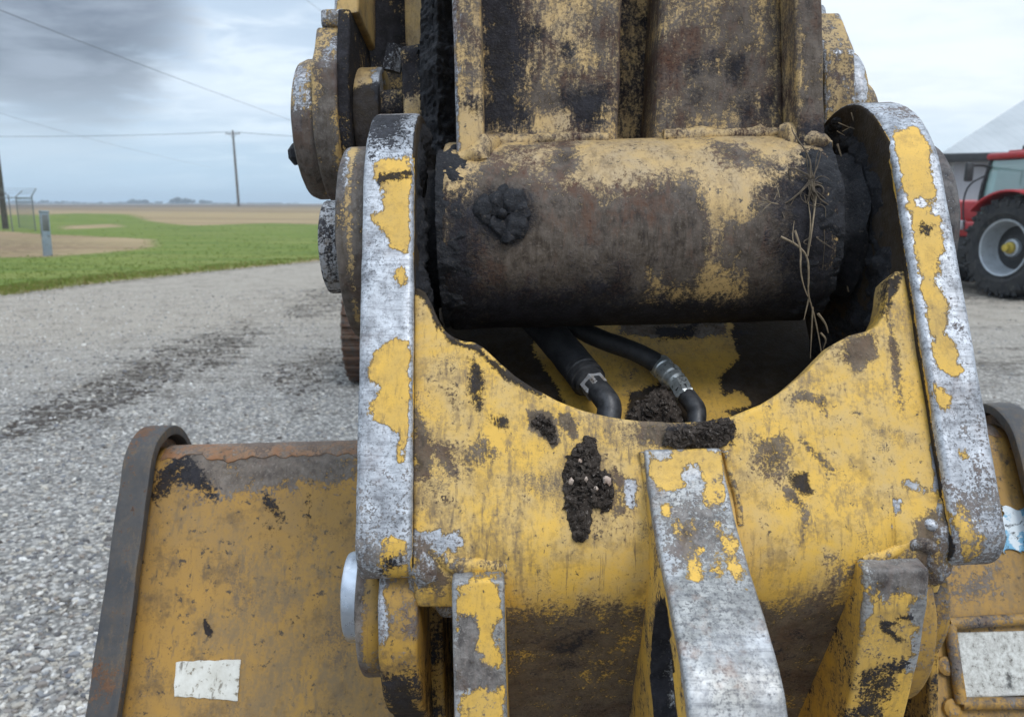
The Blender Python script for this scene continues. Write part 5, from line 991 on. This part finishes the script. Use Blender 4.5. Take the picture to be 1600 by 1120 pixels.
for a, b in ((f3, f1), (f1, f2), (f2, f4)):
    L = np.linalg.norm(b-a); n = int(L/.11); H_ = Hf-.15; m_ = int(H_/.11)
    u = (b-a)/L
    for k in range(-m_, n):
        for s_ in (1, -1):
            l0, l1 = k*.11, k*.11+H_; h0, h1 = 0, H_
            if l0 < 0: h0 = -l0; l0 = 0
            if l1 > L: h1 = H_-(l1-L); l1 = L
            if h1-h0 < .05: continue
            if s_ < 0: h0, h1 = H_-h0, H_-h1
            geo.add(*tube([a+u*l0+[0, 0, .05+h0], a+u*l1+[0, 0, .05+h1]], .0011, 3))
build('mesh', geo, M['galv'], fence)
# square post in the lawn
mp_ = ground(75, 400); pb = empty('marker_post', tuple(mp_), 'square blue grey post standing on bare soil at the edge of the green lawn', 'post'); Mx = Matrix.Translation(mp_) @ Matrix.Rotation(R_(38), 4, 'Z') @ Matrix.Rotation(R_(1.2), 4, 'Y')
M['postpaint'] = plain('blue_grey_post_paint', (.17, .22, .27), (.25, .29, .32), 6, .6, 0, .2, c3=(.10, .10, .10), s3=9, t3=.6)
sh_ = build('shaft', Geo().add(*box((-.12, -.12, -.1), (.12, .12, 1.40), .01, Mx)), M['postpaint'], pb); build('cap', Geo().add(*box((-.135, -.135, 1.36), (.135, .135, 1.43), .015, Mx)), M['postpaint'], pb); build('cover', Geo().add(*box((-.130, -.09, .62), (-.118, .09, 1.25), .004, Mx)).add(*box((-.09, -.130, .80), (.09, -.118, 1.30), .004, Mx)), M['galv'], pb)
# far treeline
M['fartree'] = plain('far_foliage', (.05, .055, .05), (.075, .075, .07), .2, .9)
def treeline():
    Vs, Fs = [], []; n = 0; V0, F0 = ico(1); r_ = random.Random(3)
    def crown(x, y, w, h):
        nonlocal n
        for k in range(26):
            a = r_.uniform(0, 6.28); u = r_.random()**.5; s = r_.uniform(.10, .26)*min(w, h)
            c = np.array([x+w*.5*u*math.cos(a), y+w*.5*u*math.sin(a), 1.0+h*(.25+.65*r_.random()*(1-.5*u*u))]); q = V0*np.array([1, 1, .8])*s; q = q*(1+.35*rng.normal(size=(len(q), 1)))+c
            Vs.append(q); Fs.extend([(i+n, j+n, k_+n) for i, j, k_ in F0]); n += len(q)
        t = tube([(x, y, .5), (x, y, 1+h*.6)], .3, 5); Vs.append(t[0]); Fs.extend([tuple(i+n for i in f) for f in t[1]]); n += len(t[0])
    D = 900.0
    for px0, px1, cnt, hh in ((-60, 30, 14, 5), (30, 130, 24, 7), (130, 215, 12, 5.5), (218, 244, 10, 10), (255, 260, 2, 8), (282, 312, 13, 11), (322, 336, 4, 8), (345, 460, 9, 3.5), (0, 470, 70, 3.2), (620, 780, 8, 4), (-500, -60, 40, 6), (1400, 1470, 6, 5)):
        for i in range(cnt):
            px = r_.uniform(px0, px1); d = D*r_.uniform(.95, 1.2); crown((px-800)/FPX*d, d, r_.uniform(6, 13), hh*.62*r_.uniform(.6, 1.1))
    me = bpy.data.meshes.new('treeline'); me.from_pydata(np.concatenate(Vs).tolist(), [], Fs); me.materials.append(M['fartree']); o = link_mesh('treeline', me, None); o['kind'] = 'stuff'
treeline()

# ================================================================== soil clods, straw and grease lumps
def clod(name, Fr, pts, w, n, size, lift, label, parent=None, mat='soil', cat='soil clod'):
    poly = np.array([Fr.on(px, py, w) for px, py in pts]); lo, hi = poly.min(0), poly.max(0); V0, F0 = ico(1); geo = Geo(); k = 0
    while k < n:
        p = np.array([random.uniform(lo[0], hi[0]), random.uniform(lo[1], hi[1])]); sd_ = sdf(poly, p[None])[0]
        if sd_ < 0.0008: continue
        s = size*random.choice((.5, .7, .8, 1, 1.5))*random.uniform(.7, 1.3); h = min(lift, sd_*.9)*random.uniform(.0, 1)
        q = V0*s*(1+.25*rng.normal(size=(len(V0), 1)))@(np.eye(3)+.25*rng.normal(size=(3, 3))); geo.add(Fr.P(*(np.array([p[0], p[1], w-h-s*.2])))+q, F0); k += 1
    # body of the clod
    L = resample(poly, .003); c = L.mean(0); rings = []; m_ = len(L); Vb = []
    for t_, hh in ((1, 0), (.92, .35), (.75, .7), (.5, .9), (.25, 1)):
        Q = c+(L-c)*t_; Vb.append(Fr.P(Q[:, 0], Q[:, 1], np.full(m_, w+.001-lift*.6*hh)))
    Vb.append(Fr.P(np.array([c[0]]), np.array([c[1]]), np.array([w-lift*.62]))); Vb = np.concatenate(Vb); Fb = []
    for i in range(4):
        for j in range(m_): Fb.append((i*m_+j, i*m_+(j+1) % m_, (i+1)*m_+(j+1) % m_, (i+1)*m_+j))
    for j in range(m_): Fb.append((4*m_+j, 4*m_+(j+1) % m_, 5*m_))
    Vb = Vb+np.array([mnoise.noise_vector(Vector(p*180))*.0022 for p in Vb]); geo.add(Vb, Fb)
    o = build(name, geo, M[mat], parent, angle=20)
    if parent is None: tag(o, label, cat)
    return o
c1 = clod('soil_clod', F, [(918, 682), (928, 682), (934, 705), (940, 730), (955, 740), (960, 760), (956, 795), (944, 802), (936, 792), (924, 795), (922, 830), (912, 848), (898, 845), (888, 820), (882, 790), (880, 745), (884, 718), (900, 700)], w0, 900, .0019, .012, 'tall crumbly black soil clod stuck on the middle of the yellow front plate')
V0, F0 = ico(2)
for px, py, s in ((946, 752, .0034), (891, 754, .0024), (913, 750, .0020), (929, 765, .0018), (905, 722, .0014)):
    q = V0*s*np.array([1, .8, 1.2])*(1+.22*rng.normal(size=(len(V0), 1))); build('pebble', Geo().add(F.P(*np.array([*F.on(px, py, w0), w0-.011]))+q, F0), M['stone'], c1, angle=60)
clod('soil_clod', F, [(1040, 680), (1070, 668), (1110, 660), (1144, 656), (1148, 668), (1136, 690), (1118, 700), (1060, 699), (1035, 695)], w0-.002, 620, .0020, .012, 'flat soil clod packed on top of the middle rib, at the lip of the scoop')
clod('soil_clod', F, [(826, 656), (846, 646), (862, 655), (868, 672), (872, 696), (862, 694), (852, 682), (834, 670)], w0, 120, .0014, .0030, 'thin dark soil patch left of the tall clod, just under the scooped edge')
fq = Frame(at(1030, 640, .812), (0, 1, .45)); fq.O = at(1030, 640, .812)
clod('soil_clod', fq, [(985, 640), (1000, 628), (1020, 610), (1035, 604), (1055, 620), (1062, 650), (1070, 670), (1000, 672), (978, 655)], .0, 420, .0026, .020, 'soil heap lying between the two hose elbows in the hollow')
# grease and debris on the inner faces and the tube ends
def lumps(name, spots, label, mat='grease', parent=None):
    geo = Geo()
    for p, s in spots:
        V0, F0 = ico(3); q = V0*s*np.array([random.uniform(.6, 1.1), random.uniform(.6, 1), random.uniform(.9, 1.7)]); q = q+np.array([mnoise.noise_vector(Vector((v+p)*70))*.35*s+mnoise.noise_vector(Vector((v+p)*240))*.14*s for v in q]); geo.add(np.array(p)+q, F0)
    return build(name, geo, M[mat], parent, angle=60)
def fbm(p, sc):
    return sum(mnoise.noise(Vector((p[0]*sc*2**k, p[1]*sc*2**k*.6, p[2]*sc*2**k)))*.6**k for k in range(5))
def crust(x, sgn, marg):
    nv, nw = 170, 90; P = np.zeros((nw, nv, 3))
    for j, v in enumerate(np.linspace(-.20, .1235, nv)):
        ws = (.13-math.sqrt(max(0, .13**2-v*v)) if v > 0 else 0)+marg
        if v < 0: ws += .0*v
        we = max(ws+.006, min(.235, .26-ws))
        for i in range(nw):
            u = i/(nw-1); p = F.A([x, v, ws+(we-ws)*u]); e = min(1, i/14, (nw-1-i)/6, (nv-1-j)/8, j/10)
            st = fbm((p[0]*2, p[1]*2, p[2]*.35), 60)*.35; h = .0035+.0085*max(-.45, fbm(p, 34)+st); P[i, j] = p+F.X*sgn*(h*e-.001*(1-e))
    build('grease_crust', Geo().add(*sheet(P, None, .002, F.X*sgn, .0005)), M['grease'], link, angle=70)
crust(xr0, -1, .024); crust(xl1, 1, .016)
for bx, sgn in ((bx1, 1), (bx0, -1)):     # and on the rims of the tube
    na, nr = 150, 16; P = np.zeros((na, nr, 3))
    for i, a in enumerate(np.linspace(-1.35, 1.0, na)):
        for j in range(nr):
            u = j/(nr-1); p = K.A([bx-sgn*((.034+.016*mnoise.noise(Vector((a*7, sgn*3, 0)))+.008*mnoise.noise(Vector((a*25, sgn*3, 0))))*(1-u)-.004), .1*math.sin(a), -.1*math.cos(a)]); n_ = K.V*math.sin(a)-K.W*math.cos(a); e = min(1, j/6); P[i, j] = p+n_*(-.002+(.0025+.005*max(-.5, fbm(p, 40)))*e)
    build('grease_crust', Geo().add(*sheet(P, None, .002, -K.W, .0005)), M['grease'], link, angle=60)
gw = K.loc(at(690, 100, .90))[2]; na, nr = 40, 150; P = np.zeros((na, nr, 3))
for i in range(na):
    for j in range(nr):
        px, py = 652+64*i/(na-1), 262-300*j/(nr-1); l = K.on(px, py, gw); p = K.A([l[0], l[1], gw]); P[i, j] = p-K.W*(.022*fbm(p, 22)-.06*abs(i/(na-1)-.5))
build('grease_crust', Geo().add(*sheet(P, None, .01, -K.W, .001)), M['grease'], link, angle=60)
M['root'] = plain('dirty_root', (.045, .036, .027), (.12, .092, .062), 150, .85, 0, .3, .001)
def straw(strands, label, mat='straw', name='straw_tuft'):
    geo = Geo()
    for pts, r in strands: geo.add(*tube([at(*p) for p in pts], [r*(1-.6*i/(len(pts)-1)) for i in range(len(pts))], 5, 2))
    return tag(build(name, geo, M[mat], angle=60), label, 'dried grass')
straw([([(1276, 300, .742), (1270, 350, .735), (1266, 380, .735), (1262, 400, .74)], .0010), ([(1242, 360, .735), (1252, 390, .735), (1250, 420, .737), (1256, 450, .742), (1268, 475, .75)], .0011), ([(1220, 370, .738), (1245, 382, .735), (1262, 400, .738), (1264, 430, .74), (1262, 460, .745), (1272, 490, .755), (1280, 530, .76), (1284, 555, .765)], .0012), ([(1270, 480, .752), (1268, 520, .758), (1266, 560, .765)], .0009), ([(1278, 490, .755), (1290, 505, .757), (1294, 520, .76)], .0014), ([(1264, 465, .748), (1256, 500, .755)], .0010), ([(1240, 380, .735), (1238, 370, .735), (1241, 345, .737)], .0008), ([(1262, 400, .738), (1268, 350, .736), (1262, 310, .74)], .0010), ([(1282, 520, .76), (1292, 530, .76), (1286, 545, .765)], .0012)], 'long dry grass root hanging down the right end of the pin tube')
rt = random.Random(11); tang = []
for i in range(26):           # tangled roots matted into the grease at the end of the tube
    px, py = rt.gauss(1272, 14), rt.gauss(290, 40); d = .742; pts = [(1268+rt.gauss(0, 3), 285+rt.gauss(0, 8), .738)]
    for k in range(3): px += rt.gauss(0, 14); py += rt.gauss(10, 20); d = .736+rt.uniform(0, .012)+max(0, (py-380)*.0002)+max(0, 240-py)*.0003; pts.append((px, py, d))
    tang.append((pts, rt.choice((.0005, .0007, .0011))))
straw(tang, 'dark tangle of roots matted into the grease at the right end of the pin tube', name='root_tangle', mat='root')
straw([([(1216, 319, .737), (1200, 316, .735), (1176, 314, .735)], .0007), ([(1205, 317, .735), (1192, 310, .734), (1183, 304, .734)], .0006), ([(1204, 318, .735), (1194, 326, .734), (1190, 333, .735)], .0006), ([(1198, 316, .735), (1186, 322, .735), (1180, 322, .735)], .0005), ([(1218, 309, .737), (1216, 298, .737), (1213, 290, .738)], .0006), ([(1210, 312, .737), (1214, 303, .737)], .0005)], 'small branched straw lying on the brown face of the pin tube')
straw([([(1330, 176, .80), (1334, 190, .80), (1336, 200, .80)], .0007), ([(1310, 192, .81), (1328, 200, .80), (1342, 202, .795)], .0006), ([(1316, 206, .805), (1330, 198, .80)], .0006), ([(1308, 205, .81), (1320, 212, .80)], .0006)], 'few straw bits caught at the top of the right side plate')
for st_ in (([(1308, 225, .80), (1313, 240, .80), (1316, 250, .80)], .0012), ([(1326, 430, .80), (1324, 450, .80), (1326, 456, .80)], .0014)):
    o = straw([st_], 'single short straw bit stuck in the black grease inside the right side plate', name='straw'); o['group'] = 'straw bits in the black grease'

# ================================================================== haze over the far fields
m = bpy.data.materials.new('haze'); m.use_nodes = True; nt = m.node_tree; nt.nodes.clear(); g = G(nt)
pv = g.n('ShaderNodeVolumePrincipled', {'Color': (.78, .90, 1.0, 1), 'Density': .0007, 'Anisotropy': 0.2}); nt.links.new(pv.outputs[0], g.n('ShaderNodeOutputMaterial').inputs['Volume'])
hb = build('haze', Geo().add(*box((-2700, -2700, -2), (2700, 2700, 26), 0)), m); hb['kind'] = 'stuff'
